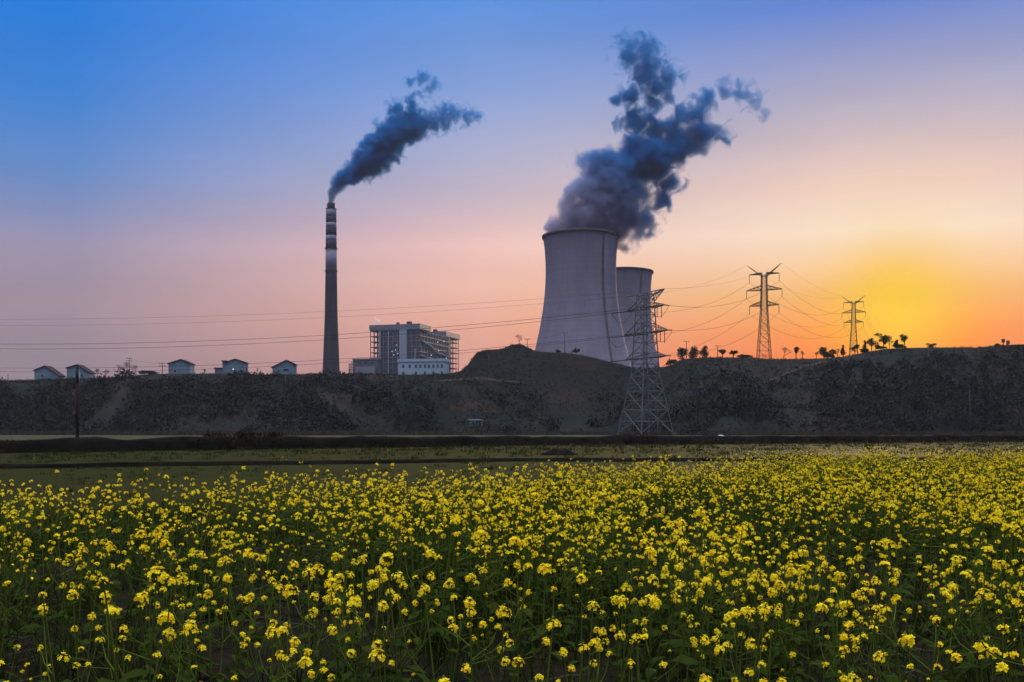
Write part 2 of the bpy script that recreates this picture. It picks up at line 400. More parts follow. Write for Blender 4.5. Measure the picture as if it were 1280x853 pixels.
# ---------------------------------------------------------------- power station
def tower_concrete():
    m = mat('tower_concrete', (0.36,0.305,0.31), rough=.9); t = m.node_tree; b = t.nodes['Principled BSDF']
    geo = t.nodes.new('ShaderNodeNewGeometry'); cur = None
    for (st, det, lo, hi, dark) in (((.12,.12,.012), 6, .40, .72, .80), ((.010,.010,.62), 2, .44, .60, .93), ((.02,.02,.016), 5, .40, .62, .82), ((.55,.55,.02), 4, .55, .75, .86)):
        v = t.nodes.new('ShaderNodeVectorMath'); v.operation = 'MULTIPLY'; t.links.new(geo.outputs['Position'], v.inputs[0]); v.inputs[1].default_value = st
        n = t.nodes.new('ShaderNodeTexNoise'); n.inputs['Scale'].default_value = 1; n.inputs['Detail'].default_value = det; n.inputs['Roughness'].default_value = .6; t.links.new(v.outputs[0], n.inputs['Vector'])
        q = t.nodes.new('ShaderNodeMapRange'); q.inputs['From Min'].default_value = lo; q.inputs['From Max'].default_value = hi; q.inputs['To Min'].default_value = 1; q.inputs['To Max'].default_value = dark; t.links.new(n.outputs[0], q.inputs['Value'])
        if cur is None: cur = q.outputs[0]
        else:
            k = t.nodes.new('ShaderNodeMath'); k.operation = 'MULTIPLY'; t.links.new(cur, k.inputs[0]); t.links.new(q.outputs[0], k.inputs[1]); cur = k.outputs[0]
    sc_ = t.nodes.new('ShaderNodeVectorMath'); sc_.operation = 'SCALE'; sc_.inputs[0].default_value = (0.225,0.195,0.245); t.links.new(cur, sc_.inputs['Scale']); t.links.new(sc_.outputs[0], b.inputs['Base Color'])
    return m
M_conc = tower_concrete()
M_dark = mat('dark_concrete', (0.065,0.06,0.068)); M_stain = mat('weather_stain', (0.15,0.13,0.15), c2=(0.19,0.165,0.19), scale=0.2)
def cooling_tower(label, D, ux, ztop_local, base, ladder_ang):
    X = (ux-640)/F*D
    t = thing('cooling_tower', label, 'cooling tower', (X, D, base), 0, 'cooling towers of the power station')
    a, b, zt_ = 23.9, 63.6, 110.5-base
    H = 134.6-base
    r = lambda z: a*math.sqrt(1+((z-zt_)/b)**2)
    zs = np.linspace(0, H, 40)
    m = MB(); m.lathe([(r(z), z) for z in zs]+[(r(H)-1.0, H)]+[(r(z)-0.9, z) for z in zs[::-1]], 96)
    m.build('shell', M_conc, t, True)
    m = MB(); m.lathe([(r(H-1.7)+0.02, H-1.7), (r(H)+0.75, H-1.5), (r(H)+0.85, H+0.12), (r(H)-1.2, H+0.12), (r(H)-1.2, H-1.4)], 96)
    m.build('rim', M_dark, t, True)
    # ladder in its cage, with the dark strip of run-off beside it
    m = MB(); ca, sa = math.cos(ladder_ang), math.sin(ladder_ang)
    def on(z, off, ta): return Vector((ca*(r(z)+off)-sa*ta, sa*(r(z)+off)+ca*ta, z))
    for k in range(len(zs)-1):
        for ta in (-0.55, 0.55): m.bar(on(zs[k], 0.35, ta), on(zs[k+1], 0.35, ta), 0.17)
    for z in np.arange(1, H-1, 1.6): m.bar(on(z, 0.35, -0.55), on(z, 0.35, 0.55), 0.17)
    m.build('ladder', M_dark, t)
    m = MB(); vs = []
    for z in np.linspace(0, H-2, 60):
        wd = (1.0+0.9*vnoise(np.array([z*0.25]), np.array([3.0]), 2)[0])*(0.55+0.65*z/H)
        vs += [on(z, 0.06, -wd), on(z, 0.08, wd)]
    m.add(vs, [(2*k, 2*k+1, 2*k+3, 2*k+2) for k in range(59)]); m.build('run_off_stain', M_stain, t, True)
    return t
la = -PI/2+R(33)
cooling_tower('tall hyperbolic cooling tower with steam pouring from its rim, a dark ladder down its side', 676, 726, 0, 36, la)
cooling_tower('smaller looking steamless cooling tower half hidden behind the steaming one', 827, 777, 0, 40, la)

M_stack = mat('chimney_concrete', (0.030,0.030,0.038), c2=(0.044,0.042,0.05), scale=0.05, stretch=(1,1,0.2))
M_pale = mat('chimney_pale_paint', (0.23,0.225,0.265), c2=(0.19,0.185,0.22), scale=0.12)
M_band = mat('chimney_dark_paint', (0.035,0.036,0.058), c2=(0.05,0.048,0.07), scale=0.15)
def chimney():
    D = 800; pxm = D/F; X = (414-640)/F*D; base = 42.0
    t = thing('chimney', 'slender concrete chimney with dark and pale bands at its top, smoking', 'chimney', (X, D, base))
    Z = lambda y: CAMH+(HY-y)*pxm-base
    rr = lambda y: pxm*0.5*np.interp(y, [262,340,395,463,480], [13.0,14.2,15.8,21.0,22.3])
    m = MB(); ys = list(np.linspace(485, 340, 16)); m.lathe([(rr(y), Z(y)) for y in ys]+[(rr(340)-.4, Z(340))], 32); m.build('shaft', M_stack, t, True)
    edges = [340,311,302,295,284.5,279,272,262]
    for k in range(7):
        m = MB(); y0, y1 = edges[k], edges[k+1]
        m.lathe([(rr(y0)-.3, Z(y0)), (rr(y0), Z(y0)), (rr(y1), Z(y1)), (rr(y1)-.3, Z(y1))], 32)
        m.build('painted_band', M_pale if k % 2 == 0 else M_band, t, True)
    m = MB(); r0 = pxm*4.75; m.lathe([(rr(262)+.25, Z(262)), (rr(262)+.25, Z(261.2)), (r0, Z(261.2)), (r0, Z(254.5)), (r0-.5, Z(254.5)), (r0-.5, Z(258))], 32); m.build('flue_cap', M_band, t)
    for y in (339, 311):
        m = MB()
        m.lathe([(rr(y)+.02, Z(y)-.2), (rr(y)+.8, Z(y)-.2), (rr(y)+.8, Z(y)+.1), (rr(y)+.02, Z(y)+.1)], 24)
        m.build('service_platform', M_dark, t)
    return X, D, base+Z(254.5)
CHX, CHD, CHZ = chimney()

M_bwall = mat('boiler_cladding', (0.058,0.060,0.070), c2=(0.085,0.085,0.095), scale=0.12, stretch=(1,1,0.3), rough=0.7)
M_roof = mat('boiler_roof_cladding', (0.17,0.175,0.20), c2=(0.14,0.145,0.165), scale=0.1, rough=0.6)
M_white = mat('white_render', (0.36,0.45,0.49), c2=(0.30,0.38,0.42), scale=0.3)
M_steel = mat('steel_frame', (0.10,0.09,0.095), rough=0.6)
M_glass = mat('dark_window', (0.03,0.035,0.045), rough=0.15, spec=0.6)
M_glow = bpy.data.materials.new('pale_glow'); M_glow.use_nodes = True
_b = M_glow.node_tree.nodes['Principled BSDF']; _b.inputs['Emission Color'].default_value = (0.8,0.9,1,1); _b.inputs['Emission Strength'].default_value = 0.9
def boiler_house():
    D = 800; X = (525-640)/F*D; base = 45.0
    t = thing('boiler_house', 'massive dark steel boiler house with overhanging roofs and open framework ends', 'industrial building', (X, D, base), R(-18))
    H = 44.0
    m = MB(); m.box((-45,0,H-4.2), (0,23,H)); m.box((-44.5,.5,H-5), (-.5,22.5,H-4.2)); m.build('roof', M_roof, t)
    m = MB(); m.box((-33,64,H-4.2), (-3,98,H)); m.box((-32,64.6,H-5), (-3.6,97.5,H-4.2)); m.build('roof', M_roof, t)
    m = MB(); m.box((-35,1.2,0), (-1.2,69,H-5.2)); m.build('wall', M_bwall, t)
    m = MB()
    for z in np.arange(4.2, H-6, 4.3):
        m.box((-34.9,0.75,z), (-.7,1.17,z+.55)); m.box((-1.17,1.2,z), (-.7,69,z+.55))
    for x in np.arange(-33, -2, 4.2): m.box((x,.8,0), (x+.35,1.15,H-5.3))
    for y in np.arange(5, 69, 6.0): m.box((-1.15,y,0), (-.72,y+.4,H-5.3))
    m.build('floor_beams', M_roof, t)
    m = MB(); m.box((-17.4,-1.6,0), (-11.4,.7,H-4.3)); m.build('lift_shaft', mat('pale_cladding', (0.28,0.31,0.34)), t)
    for x, r in ((-35.2, .75), (-27.5, .4), (-4.0, .45)):
        m = MB(); m.tube([(x,-.6,0), (x,-.6,(H-5) if x < -20 else H-20)], r, 8); m.build('pipe', mat('pale_pipe', (0.28,0.31,0.34)), t)
    # open framework at the end facing away from the towers
    m = MB()
    for x in (-44.2, -41.2, -38.2):
        for y in (1.0, 8.0, 15.0, 22.0): m.bar((x,y,0), (x,y,H-5), .45)
    for z in np.arange(4, H-5, 4.4):
        for y in (1.0, 8.0, 15.0, 22.0): m.bar((-44.2,y,z), (-35,y,z), .5)
        for x in (-44.2, -38.2): m.bar((x,1,z), (x,22,z), .4)
        m.box((-42,3,z+.3), (-35.1,10,z+.55))
    for k in range(6):
        m.bar((-41.2,1.0,4+k*4.4+2.2), (-38.2,1.0,8.4+k*4.4-2.2+2.2), .3); m.box((-38,12,5+k*5), (-36,15,8+k*5))
    m.build('open_frame', M_steel, t)
    m = MB()
    for x in (-4, -10, -16):
        for y in (71, 77, 83, 90, 96): m.bar((x,y,0), (x,y,H-5), .38)
    for z in np.arange(4, H-5, 4.6):
        for y in (71, 77, 83, 90, 96): m.bar((-4,y,z), (-16,y,z), .4)
        for x in (-4, -16): m.bar((x,69,z), (x,96,z), .4)
    m.build('open_frame', M_steel, t)
    # coal gallery cladding slanting over the side
    m = MB()
    for k, (y0, z0, y1, z1) in enumerate(((4,H-14,30,H-18), (34,H-21,66,H-23), (3,H-26,26,H-27))):
        m.add([(-.6,y0,z0),(.3,y0,z0),(.3,y0,z0+1.1),(-.6,y0,z0+1.1),(-.6,y1,z1),(.3,y1,z1),(.3,y1,z1+1.1),(-.6,y1,z1+1.1)], [(0,1,2,3),(7,6,5,4),(0,4,5,1),(1,5,6,2),(2,6,7,3),(3,7,4,0)])
    m.build('walkway', mat('walkway_rail', (0.26,0.26,0.27)), t)
    for (x, z) in ((-22,H-21), (-25,H-22), (-20,H-24), (-23.5,H-25), (-21,H-17)):  # pale dots resembling sky gaps, built as small glowing boxes
        m = MB(); m.box((x,.3,z), (x+.5,.7,z+.5)); m.build('pale_dot', M_glow, t)
    for (y, z) in ((38,H-12), (40,H-19), (52,H-10), (58,H-24), (24,H-24), (60,H-22)):  # more glowing dots, on the side wall
        m = MB(); m.box((-.65,y,z), (-.2,y+.7,z+.6)); m.build('pale_dot', M_glow, t)
    m = MB(); m.box((-22.6,4,H+.01), (-20.6,6,H+2.0)); m.build('roof_vent', M_dark, t)
    m = MB(); m.box((-13.5,4,H+.01), (-10,7,H+2.4)); m.build('roof_vent', M_dark, t)
    m = MB(); m.box((-16,66,H+.01), (-13,69,H+2.2)); m.build('roof_vent', M_dark, t)
boiler_house()
def office():
    D = 762; s = D/F; X = (497.7-640)*s; base = 40
    t = thing('office_building', 'long white flat roofed office block with a row of windows below boiler house', 'building', (X, D, base), R(-8))
    Wd = 59.5*s/math.cos(R(8)); H = CAMH+(HY-449)*s-base
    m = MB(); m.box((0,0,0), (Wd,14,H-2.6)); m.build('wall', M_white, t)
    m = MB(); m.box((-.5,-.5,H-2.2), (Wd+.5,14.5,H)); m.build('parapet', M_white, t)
    m = MB(); m.box((.2,.2,H-2.6), (Wd-.2,13.8,H-2.2)); m.build('shadow_gap', M_dark, t)
    for k, x in enumerate((3.0,8.2,13,16.5,20,23.2,26.6,30,33.2)):
        if x+1.9 > Wd: continue
        for z0, h in ((H-7.2, 2.9), (H-12.2, 2.6)):
            if z0 < H-8 and k % 2: continue
            m = MB(); m.box((x,-.08,z0), (x+1.9,.2,z0+h)); fr = m.build('window', mat('window_frame', (0.3,0.32,0.33)), t)
            m = MB(); m.box((x+.15,-.13,z0+.15), (x+1.75,-.085,z0+h-.15)); m.build('pane', M_glass, fr)
    D2 = 790; s2 = D2/F
    t = thing('annex_building', 'low grey annex beside the boiler house on the chimney side', 'building', ((441-640)*s2, D2, 40), R(-10))
    H = CAMH+(HY-448.5)*s2-40
    m = MB(); m.box((0,0,0), (20.5,12,H-1)); m.build('wall', M_bwall, t)
    m = MB(); m.box((-.4,-.4,H-1), (20.9,12.4,H)); m.build('roof', M_roof, t)
    m = MB(); m.box((3,-3,0), (19,-.02,H-6.5)); m.build('lean_to', mat('lean_to_grey', (0.2,0.2,0.21)), t)
    m = MB()
    for x in (-3.4, -1.2):
        for y in (1, 4): m.bar((x,y,0), (x,y,H-2.5-.8*(x < -2)), .4)
    for z in np.arange(H-9, H-2.5, 2.2): m.bar((-3.8,1,z), (-.4,1,z), .4)
    m.build('open_frame', M_steel, t)
    for x in (4.5, 9.5, 14.5):
        m = MB(); m.box((x,-.08,H-4.6), (x+2.2,.1,H-2.8)); m.build('window', M_glass, t)
office()

# ---------------------------------------------------------------- houses on the ridge
M_hroof = mat('dark_roof_tile', (0.028,0.026,0.034), c2=(0.04,0.035,0.042), scale=1.5)
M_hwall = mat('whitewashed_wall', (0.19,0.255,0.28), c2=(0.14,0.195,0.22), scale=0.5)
def gable(t, x0, x1, z_l, z_r, ax, az_, depth, ov=.45):
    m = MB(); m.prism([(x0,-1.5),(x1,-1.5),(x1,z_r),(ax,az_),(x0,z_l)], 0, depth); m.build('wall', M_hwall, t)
    m = MB(); th = .32
    for (xa, za, xb, zb) in ((x0-ov, z_l-ov*(az_-z_l)/(ax-x0), ax, az_), (ax, az_, x1+ov, z_r-ov*(az_-z_r)/(x1-ax))):
        m.prism([(xa,za+.02),(xb,zb+.02),(xb,zb+th),(xa,za+th)], -.4, depth+.4)
    m.build('roof', M_hroof, t)
def wins(t, lst):
    for (x, z, wd, h) in lst:
        m = MB(); m.box((x-wd/2-.08,-.06,z-.08), (x+wd/2+.08,.05,z+h+.08)); f = m.build('window', mat('pale_frame', (0.4,0.42,0.43)), t)
        m = MB(); m.box((x-wd/2,-.1,z), (x+wd/2,-.065,z+h)); m.build('pane', M_glass, f)
HG = 'houses along the hilltop'
def house(label, cx, xl, xr, y_apex, xa, yl, yr, yb, extra=None, D=None, wl=()):
    D = float(ridgeD(np.array([float(cx)]))[0])+6 if D is None else D
    s = D/F; Xc = (cx-640)*s; zb = CAMH+(HY-yb)*s
    t = thing('house', label, 'house', (Xc, D, zb), 0, HG)
    gable(t, (xl-cx)*s, (xr-cx)*s, (yb-yl)*s, (yb-yr)*s, (xa-cx)*s, (yb-y_apex)*s, 5.5)
    wins(t, wl); return t, s
house('small whitewashed gable house standing alone at the outer end of the row', 57, 43, 73, 458, 56, 463.5, 470, 474.5, wl=[(-1.2,.9,.9,1.0)])
house('small whitewashed gable house behind the thick wooden pole', 97, 83.5, 111, 456.5, 96.5, 460.5, 466, 474, wl=[(1.8,.9,.9,1.0)])
house('taller whitewashed gable house with a symmetric dark roof between bare trees and utility poles', 224, 210.5, 237.5, 450, 226, 455, 455, 469.5, wl=[(-1.6,1.2,.8,1.0)])
t, s = house('largest white house with a stepped roofline and a side wing', 294, 282.5, 305.5, 449.5, 294, 453.5, 453.5, 469, wl=[(2.3,1.0,.9,1.1)])
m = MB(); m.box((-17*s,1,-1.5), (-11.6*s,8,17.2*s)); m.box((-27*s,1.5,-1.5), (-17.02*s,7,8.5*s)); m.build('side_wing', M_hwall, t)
m = MB(); m.box((-17.6*s,.5,17.21*s), (-11.6*s,8.5,18.4*s)); m.box((-27.8*s,1,8.51*s), (-17.1*s,7.5,9.5*s)); m.build('wing_roof', M_hroof, t)
m = MB(); m.box((-3.2*s,-.1,6.4*s), (-1.6*s,-.02,8.0*s)); m.build('lit_window', M_glow, t)
m = MB(); m.box((9*s,-.8,2*s), (9.6*s,-.02,6*s)); m.build('balcony_rail', M_dark, t)
house('whitewashed gable house with a wide dark window nearest the chimney', 354, 340.5, 367, 451, 358, 459.5, 455.5, 471, wl=[(1.1,2.0,2.0,1.0), (-1.8,1.7,.7,1.0), (0.2,.3,3.2,.6)])
# shed at the hill foot
c = on_slope(595, 532)
t = thing('shed', 'tiny white flat roofed shed at the foot of the hill', 'shed', c)
s = c.y/F
m = MB(); m.box((-8.3*s,0,-.5), (8.3*s,3.2,6.2*s)); m.build('wall', M_hwall, t)
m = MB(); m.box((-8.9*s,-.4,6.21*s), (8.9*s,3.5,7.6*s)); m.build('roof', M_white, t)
for x in (-3.2, 1.2, 5):
    m = MB(); m.box(((x-1.3)*s,-.06,.3*s), ((x+1.3)*s,.1,5.0*s)); m.build('doorway', M_dark, t)

# ---------------------------------------------------------------- pylons
M_galv = mat('galvanised_steel', (0.105,0.105,0.11), c2=(0.11,0.105,0.105), scale=0.4, rough=0.55, metallic=0.3)
M_galv_backlit = mat('backlit_steel', (0.022,0.015,0.013), c2=(0.014,0.010,0.009), scale=.4, rough=.7)  # far pylons: their backlit darkness is put into the steel colour
M_ins = mat('insulator_porcelain', (0.05,0.036,0.033), rough=0.9)
M_wire = mat('aluminium_cable', (0.025,0.022,0.022), rough=0.9)
PG = 'lattice pylons of the power line'
def lattice_body(t, prof, nlev, leg, br):
    leg *= .82; br *= .75
    H = prof[-1][0]; hw = lambda z: float(np.interp(z, [p[0] for p in prof], [p[1] for p in prof]))
    cor = [(1,1),(1,-1),(-1,-1),(-1,1)]
    zs = [p[0] for p in prof]
    for a, b in cor:
        m = MB(); 
        for z0, z1 in zip(zs[:-1], zs[1:]): m.bar((a*hw(z0),b*hw(z0),z0), (a*hw(z1),b*hw(z1),z1), leg)
        m.build('leg', M_galv, t)
    m = MB(); lv = [0.0]
    k = nlev
    while lv[-1] < H-0.5: lv.append(lv[-1]+max(k*2*hw(lv[-1])*0.62, 1.7))
    lv[-1] = H
    for z0, z1 in zip(lv[:-1], lv[1:]):
        for q in range(4):
            (a, b), (c_, d) = cor[q], cor[(q+1) % 4]
            p0, p1 = Vector((a*hw(z0),b*hw(z0),z0)), Vector((c_*hw(z0),d*hw(z0),z0))
            q0, q1 = Vector((a*hw(z1),b*hw(z1),z1)), Vector((c_*hw(z1),d*hw(z1),z1))
            m.bar(p0, q1, br); m.bar(p1, q0, br); m.bar(q0, q1, br)
            if z1-z0 > 4:
                mid = (p0+q1)/2
                m.bar(mid, (p0+q0)/2, br*.8); m.bar(mid, (p1+q1)/2, br*.8); m.bar(mid, (p0+p1)/2, br*.8)
    m.build('bracing', M_galv, t)
    return hw
def arm(t, hw, z, Ln, rise, s, mem, name='cross_arm'):
    m = MB(); h0 = hw(z); h1 = hw(z+rise); tip = Vector((s*Ln, 0, z))
    n = 4
    low = [[Vector((s*h0, b*h0, z)).lerp(tip, k/n) for k in range(n+1)] for b in (1,-1)]
    top = [[Vector((s*h1, b*h1, z+rise)).lerp(tip+Vector((0,0,.12)), k/n) for k in range(n+1)] for b in (1,-1)]
    for g_ in low+top: m.bar(g_[0], g_[-1], mem)
    for k in range(n):
        for b in (0, 1): m.bar(low[b][k], top[b][k+1] if k < n-1 else top[b][k], mem*.65); m.bar(low[b][k], top[b][k], mem*.6)
        m.bar(low[0][k], low[1][k], mem*.6); m.bar(low[0][k], low[1][min(k+1,n-1)], mem*.6)
    m.build(name, M_galv, t); return tip
def horn(t, hw, z, tip, s, mem):
    m = MB(); h = hw(z); T = Vector(tip)
    a = [Vector((s*h, b*h*.8, z)) for b in (1,-1)]; b_ = [Vector((s*h*.1, b*h*.8, z+.1)) for b in (1,-1)]
    for p in a+b_: m.bar(p, T, mem)
    for k in (.25,.5,.75):
        m.bar(a[0].lerp(T,k), b_[0].lerp(T,k), mem*.6); m.bar(a[1].lerp(T,k), b_[1].lerp(T,k), mem*.6); m.bar(a[0].lerp(T,k), a[1].lerp(T,k), mem*.6); m.bar(b_[0].lerp(T,k), a[0].lerp(T,k-.25), mem*.6)
    m.build('earth_wire_peak', M_galv, t)
def strings(m, a, b, r):
    n = 14; pts = [Vector(a).lerp(Vector(b), k/n) for k in range(n+1)]
    m.tube(pts, [r if k % 2 else r*.55 for k in range(n+1)], 6)

# tension pylon in front of the hill
p1base = Vector((37.5, 280, 1.2)); yaw1 = R(-60.6)
t1 = thing('pylon', 'large lattice tension pylon standing at the hill foot in front of the towers', 'pylon', p1base, yaw1, PG)
hw1 = lattice_body(t1, [(-.8,5.6),(17.0,2.75),(39.0,1.65)], .95, .30, .16)
A1 = {}
for nm, z, Ln, rise in (('top',35.0,8.6,1.6), ('mid',28.0,10.0,2.4), ('low',21.0,9.4,1.6)):
    for s in (1,-1): A1[nm, s] = arm(t1, hw1, z, Ln, rise, s, .2)
for s in (1,-1):
    A1['peak', s] = arm(t1, hw1, 37.4, 1.0, .1, s, .01) if False else Vector((s*8.6, 0, 39.4))
    m = MB(); tip = A1['peak', s]
    for b in (1,-1):
        q0 = Vector((s*hw1(36.6), b*hw1(36.6), 36.8)); q1 = Vector((s*hw1(39), b*hw1(39), 39.0))
        m.bar(q0, tip, .2); m.bar(q1, tip, .2)
        for k in (.2,.4,.6,.8): m.bar(q0.lerp(tip,k), q1.lerp(tip,k), .13); m.bar(q0.lerp(tip,k-.2), q1.lerp(tip,k), .13)
    m.build('earth_wire_peak', M_galv, t1)
def wpt(t, yaw, base, p): return Matrix.Rotation(yaw, 3, 'Z') @ Vector(p) + base

# suspension pylons
def susp(label, base, yaw):
    t = thing('pylon', label, 'pylon', base, yaw, PG)
    hw = lattice_body(t, [(-2,3.0),(0,2.75),(22,1.35),(37,1.0)], 1.25, .30, .13)
    pts = {}
    for nm, z, Ln, rise in (('top',37.3,6.4,.6), ('mid',30.4,7.6,2.0), ('low',23.7,6.3,1.9)):
        for s in (1,-1):
            tip = arm(t, hw, z, Ln, rise, s, .2)
            m = MB(); b = tip-Vector((0,0,3.3)); strings(m, tip-Vector((0,0,.1)), b, .15); m.build('insulator_string', M_ins, t)
            pts[nm, s] = b
    for s in (1,-1):
        horn(t, hw, 36.0, (s*7.2,0,41.4), s, .13); pts['peak', s] = Vector((s*7.4,0,41.6))
    return t, pts
yaw2 = R(-25.5)
b2 = Vector((108.9, 430, 32.4)); M_keep = M_galv; M_galv = M_galv_backlit
t2, pts2 = susp('slim lattice pylon with raised horns above the cluster of round trees', b2, yaw2)
b3 = Vector((230.6, 672, 51.9)); t3, _ = susp('smallest lattice pylon with raised horns beside the setting sun', b3, yaw2)
M_galv = M_keep
b4 = Vector((352, 914, 30.0)); b0 = Vector((-297, 312, 1.0)); yaw0 = R(-88)

WG = 'power line conductors'
def catenary(a, b, sag, n=36):
    return [a.lerp(b, k/n)-Vector((0,0,4*sag*(k/n)*(1-k/n))) for k in range(n+1)]
LN = {'top': 'upper', 'mid': 'middle', 'low': 'lower', 'peak': 'topmost earth wire'}
def cable(a, b, sag, label, twin):
    m = MB(); d = (b-a); side = Vector((-d.y, d.x, 0)).normalized()*.22
    for q in ((-1, 1) if twin else (0,)):
        m.tube([p+side*q for p in catenary(a, b, sag)], .027 if twin else .026, 3)
    o = bpy.data.objects
    m.v = [tuple(Vector(p)-a) for p in m.v]
    return tag(m.build('power_cable', M_wire, None, loc=a), label, 'cable', WG)
SIDE = {1: 'outer', -1: 'inner'}
jump = {}
for s in (1,-1):
    for nm in ('top','mid','low','peak'):
        p1 = wpt(t1, yaw1, p1base, A1[nm, s])
        q2 = wpt(t2, yaw2, b2, pts2[nm, s]); q3 = wpt(t3, yaw2, b3, pts2[nm, s]); q4 = wpt(None, yaw2, b4, pts2[nm, s])
        z0 = {'top':35.0,'mid':28.0,'low':21.0,'peak':39.4}[nm]
        q0 = wpt(None, yaw0, b0, (s*9, 0, z0))
        if nm == 'peak': e0 = e2 = p1
        else:
            d0 = (q0-p1).normalized(); d2 = (q2-p1).normalized()
            e0 = p1+d0*4.5-Vector((0,0,.45)); e2 = p1+d2*4.5-Vector((0,0,.4))
            loc = Matrix.Rotation(-yaw1, 3, 'Z')
            for e in (e0, e2):
                m = MB(); strings(m, loc @ (p1-p1base), loc @ (e-p1base), .17); m.build('insulator_string', M_ins, t1)
            m = MB(); pts = [e0.lerp(e2, k/14)-Vector((0,0,4*3.0*(k/14)*(1-k/14))) for k in range(15)]
            m.tube([loc @ (p-p1base) for p in pts], .06, 4); m.build('jumper_cable', M_wire, t1)
            if s == 1 and nm != 'low':
                m = MB(); a_ = loc @ (p1-p1base); strings(m, a_-Vector((1.3,0,0)), a_-Vector((1.3,0,3.4)), .14); strings(m, a_-Vector((3.2,0,0)), a_-Vector((3.2,0,3.0)), .14); m.build('insulator_string', M_ins, t1)
        tw = nm != 'peak'; nmz = LN[nm] if nm == 'peak' else LN[nm]+' conductor'
        cable(q0, e0, 6.4 if nm == 'peak' else 9.0, f'{SIDE[s]} {nmz} strung past the chimney to the tension pylon', tw)
        cable(e2, q2, 2.6 if nm == 'peak' else 4.2, f'{SIDE[s]} {nmz} between the tension pylon and slim horned pylon', tw)
        cable(q2, q3, 6.0 if nm == 'peak' else 9.0, f'{SIDE[s]} {nmz} between the slim and the smallest horned pylons', tw)
        cable(q3, q4, 6.0 if nm == 'peak' else 8.0, f'{SIDE[s]} {nmz} descending behind the ridge past smallest pylon', tw)

# ---------------------------------------------------------------- utility poles
M_cpole = mat('concrete_pole', (0.06,0.06,0.062)); M_wpole = mat('tarred_wood', (0.020,0.015,0.013), c2=(0.032,0.024,0.02), scale=3, stretch=(6,6,1))
M_blue = mat('blue_paint', (0.006,0.013,0.042), rough=0.5)
def pole(label, base, top_z, r, arms=0, m_=None, group='utility poles', lean=0, span=1.1, insul=True):
    t = thing('utility_pole', label, 'pole', base, 0, group); h = top_z-base.z
    m = MB(); m.tube([(0,0,-.6), (lean*h*.5,0,h*.5), (lean*h,0,h)], [r, r*.85, r*.65], 8); m.build('post', m_ or M_cpole, t, True)
    for k in range(arms):
        z = h-.35-.9*k; m = MB(); m.box((-span+lean*h,-.09-r,z), (span+lean*h,.0-r,z+.13)); ca = m.build('crossarm', M_steel, t)
        for x in (-span*.9, span*.9, -span*.35):
            m = MB(); m.tube([(x+lean*h,-.05-r,z+.131), (x+lean*h,-.05-r,z+.22), (x+lean*h,-.05-r,z+.42)], [.05,.1,.06], 6); m.build('insulator', M_ins, ca)
    return t
def topz(y, D): return CAMH+(HY-y)/F*D
D = 118.0; X = (96.8-640)/F*D
t = pole('thick dark wooden pole with a blue band near its top beyond the field bank', Vector((X, D, float(gz(np.array([X]), np.array([D]))[0]))), topz(459.5, D), .2, 0, M_wpole)
h = topz(459.5, D)-.5
m = MB(); m.lathe([(.20,h-1.75),(.235,h-1.72),(.225,h-.35),(.19,h-.32)], 12); m.build('blue_band', M_blue, t, True)
m = MB(); m.tube([(0,0,h),(0,0,h+.18)], [.15,.12], 6); m.build('pole_cap', M_dark, t)
poles = {}
PL = [(162,447.5,'ridge',2,'twin armed concrete pole beside the two big bare trees',0), (203,453.5,480,2,'short twin armed pole on the slope beside the brush mound',0),
      (10,467.5,490,0,'bare pole on the slope at the outer edge of the row',0), (357,470,492,0,'thin pale pole on the slope below the house with wide window',0), (437,461,486,0,'thin pale pole on the slope below the annex',0),
      (544,466,490,0,'thin pale pole on the slope below the office block',0), (611,443,468,0,'thin pole on the shoulder of the bare knoll',0), (659,423.5,448,1,'armed pole beside the knoll top bare tree',0),
      (706,415.5,442,1,'armed pole rising in front of the steaming tower',0), (858,426.5,'ridge',1,'armed pole rising behind the round tree cluster',0), (897,432,'ridge',1,'stubby pole between round cluster and lollipop trees',0),
      (872,487,535,0,'dark pole with a blue box at its top beside the tension pylon',0), (1213,487,541,0,'leaning grey pole at the foot of the far hill',-.02),
      (1254,424,'ridge',0,'taller of two short posts on the far skyline',0), (1260,426,'ridge',0,'shorter of two short posts on the far skyline',0), (712,421,'ridge',0,'',0), (1018,432,'ridge',0,'',0)]
for (u, yt, yb, na, lb, ln) in PL:
    if not lb: continue
    b = on_ridge(u, 1.0) if yb == 'ridge' else on_slope(u, yb)
    t = pole(lb, b-Vector((0,0,.2)), topz(yt, b.y), .16, na, M_wpole if u in (872,) else M_cpole, lean=ln)
    poles[u] = (b, topz(yt, b.y))
    if u in (1254, 1260):
        m = MB(); m.box((-.45,-.4,topz(yt,b.y)-b.z-1.1), (.45,.4,topz(yt,b.y)-b.z+.2)); m.build('equipment_box', M_dark, t)
    if u == 872:
        m = MB(); h = topz(yt,b.y)-b.z; m.box((-.4,-.35,h-2.0), (.4,.35,h+.2)); m.build('equipment_box', M_blue, t)
def lowwire(a, b, dz, label):
    pa = Vector((poles[a][0].x, poles[a][0].y, poles[a][1]-dz)); pb = Vector((poles[b][0].x, poles[b][0].y, poles[b][1]-dz))
    m = MB(); m.tube([p-pa for p in catenary(pa, pb, .7, 16)], .03, 3); tag(m.build('service_wire', M_wire, None, loc=pa), label, 'cable', 'service wires between poles')
lowwire(162, 203, .1, 'thin service wire between the two twin armed poles'); lowwire(659, 706, .1, 'thin service wire across the steaming tower between two armed poles')
lowwire(357, 437, .2, 'thin service wire on slope below the chimney'); lowwire(437, 544, .2, 'thin service wire on slope below the boiler house')

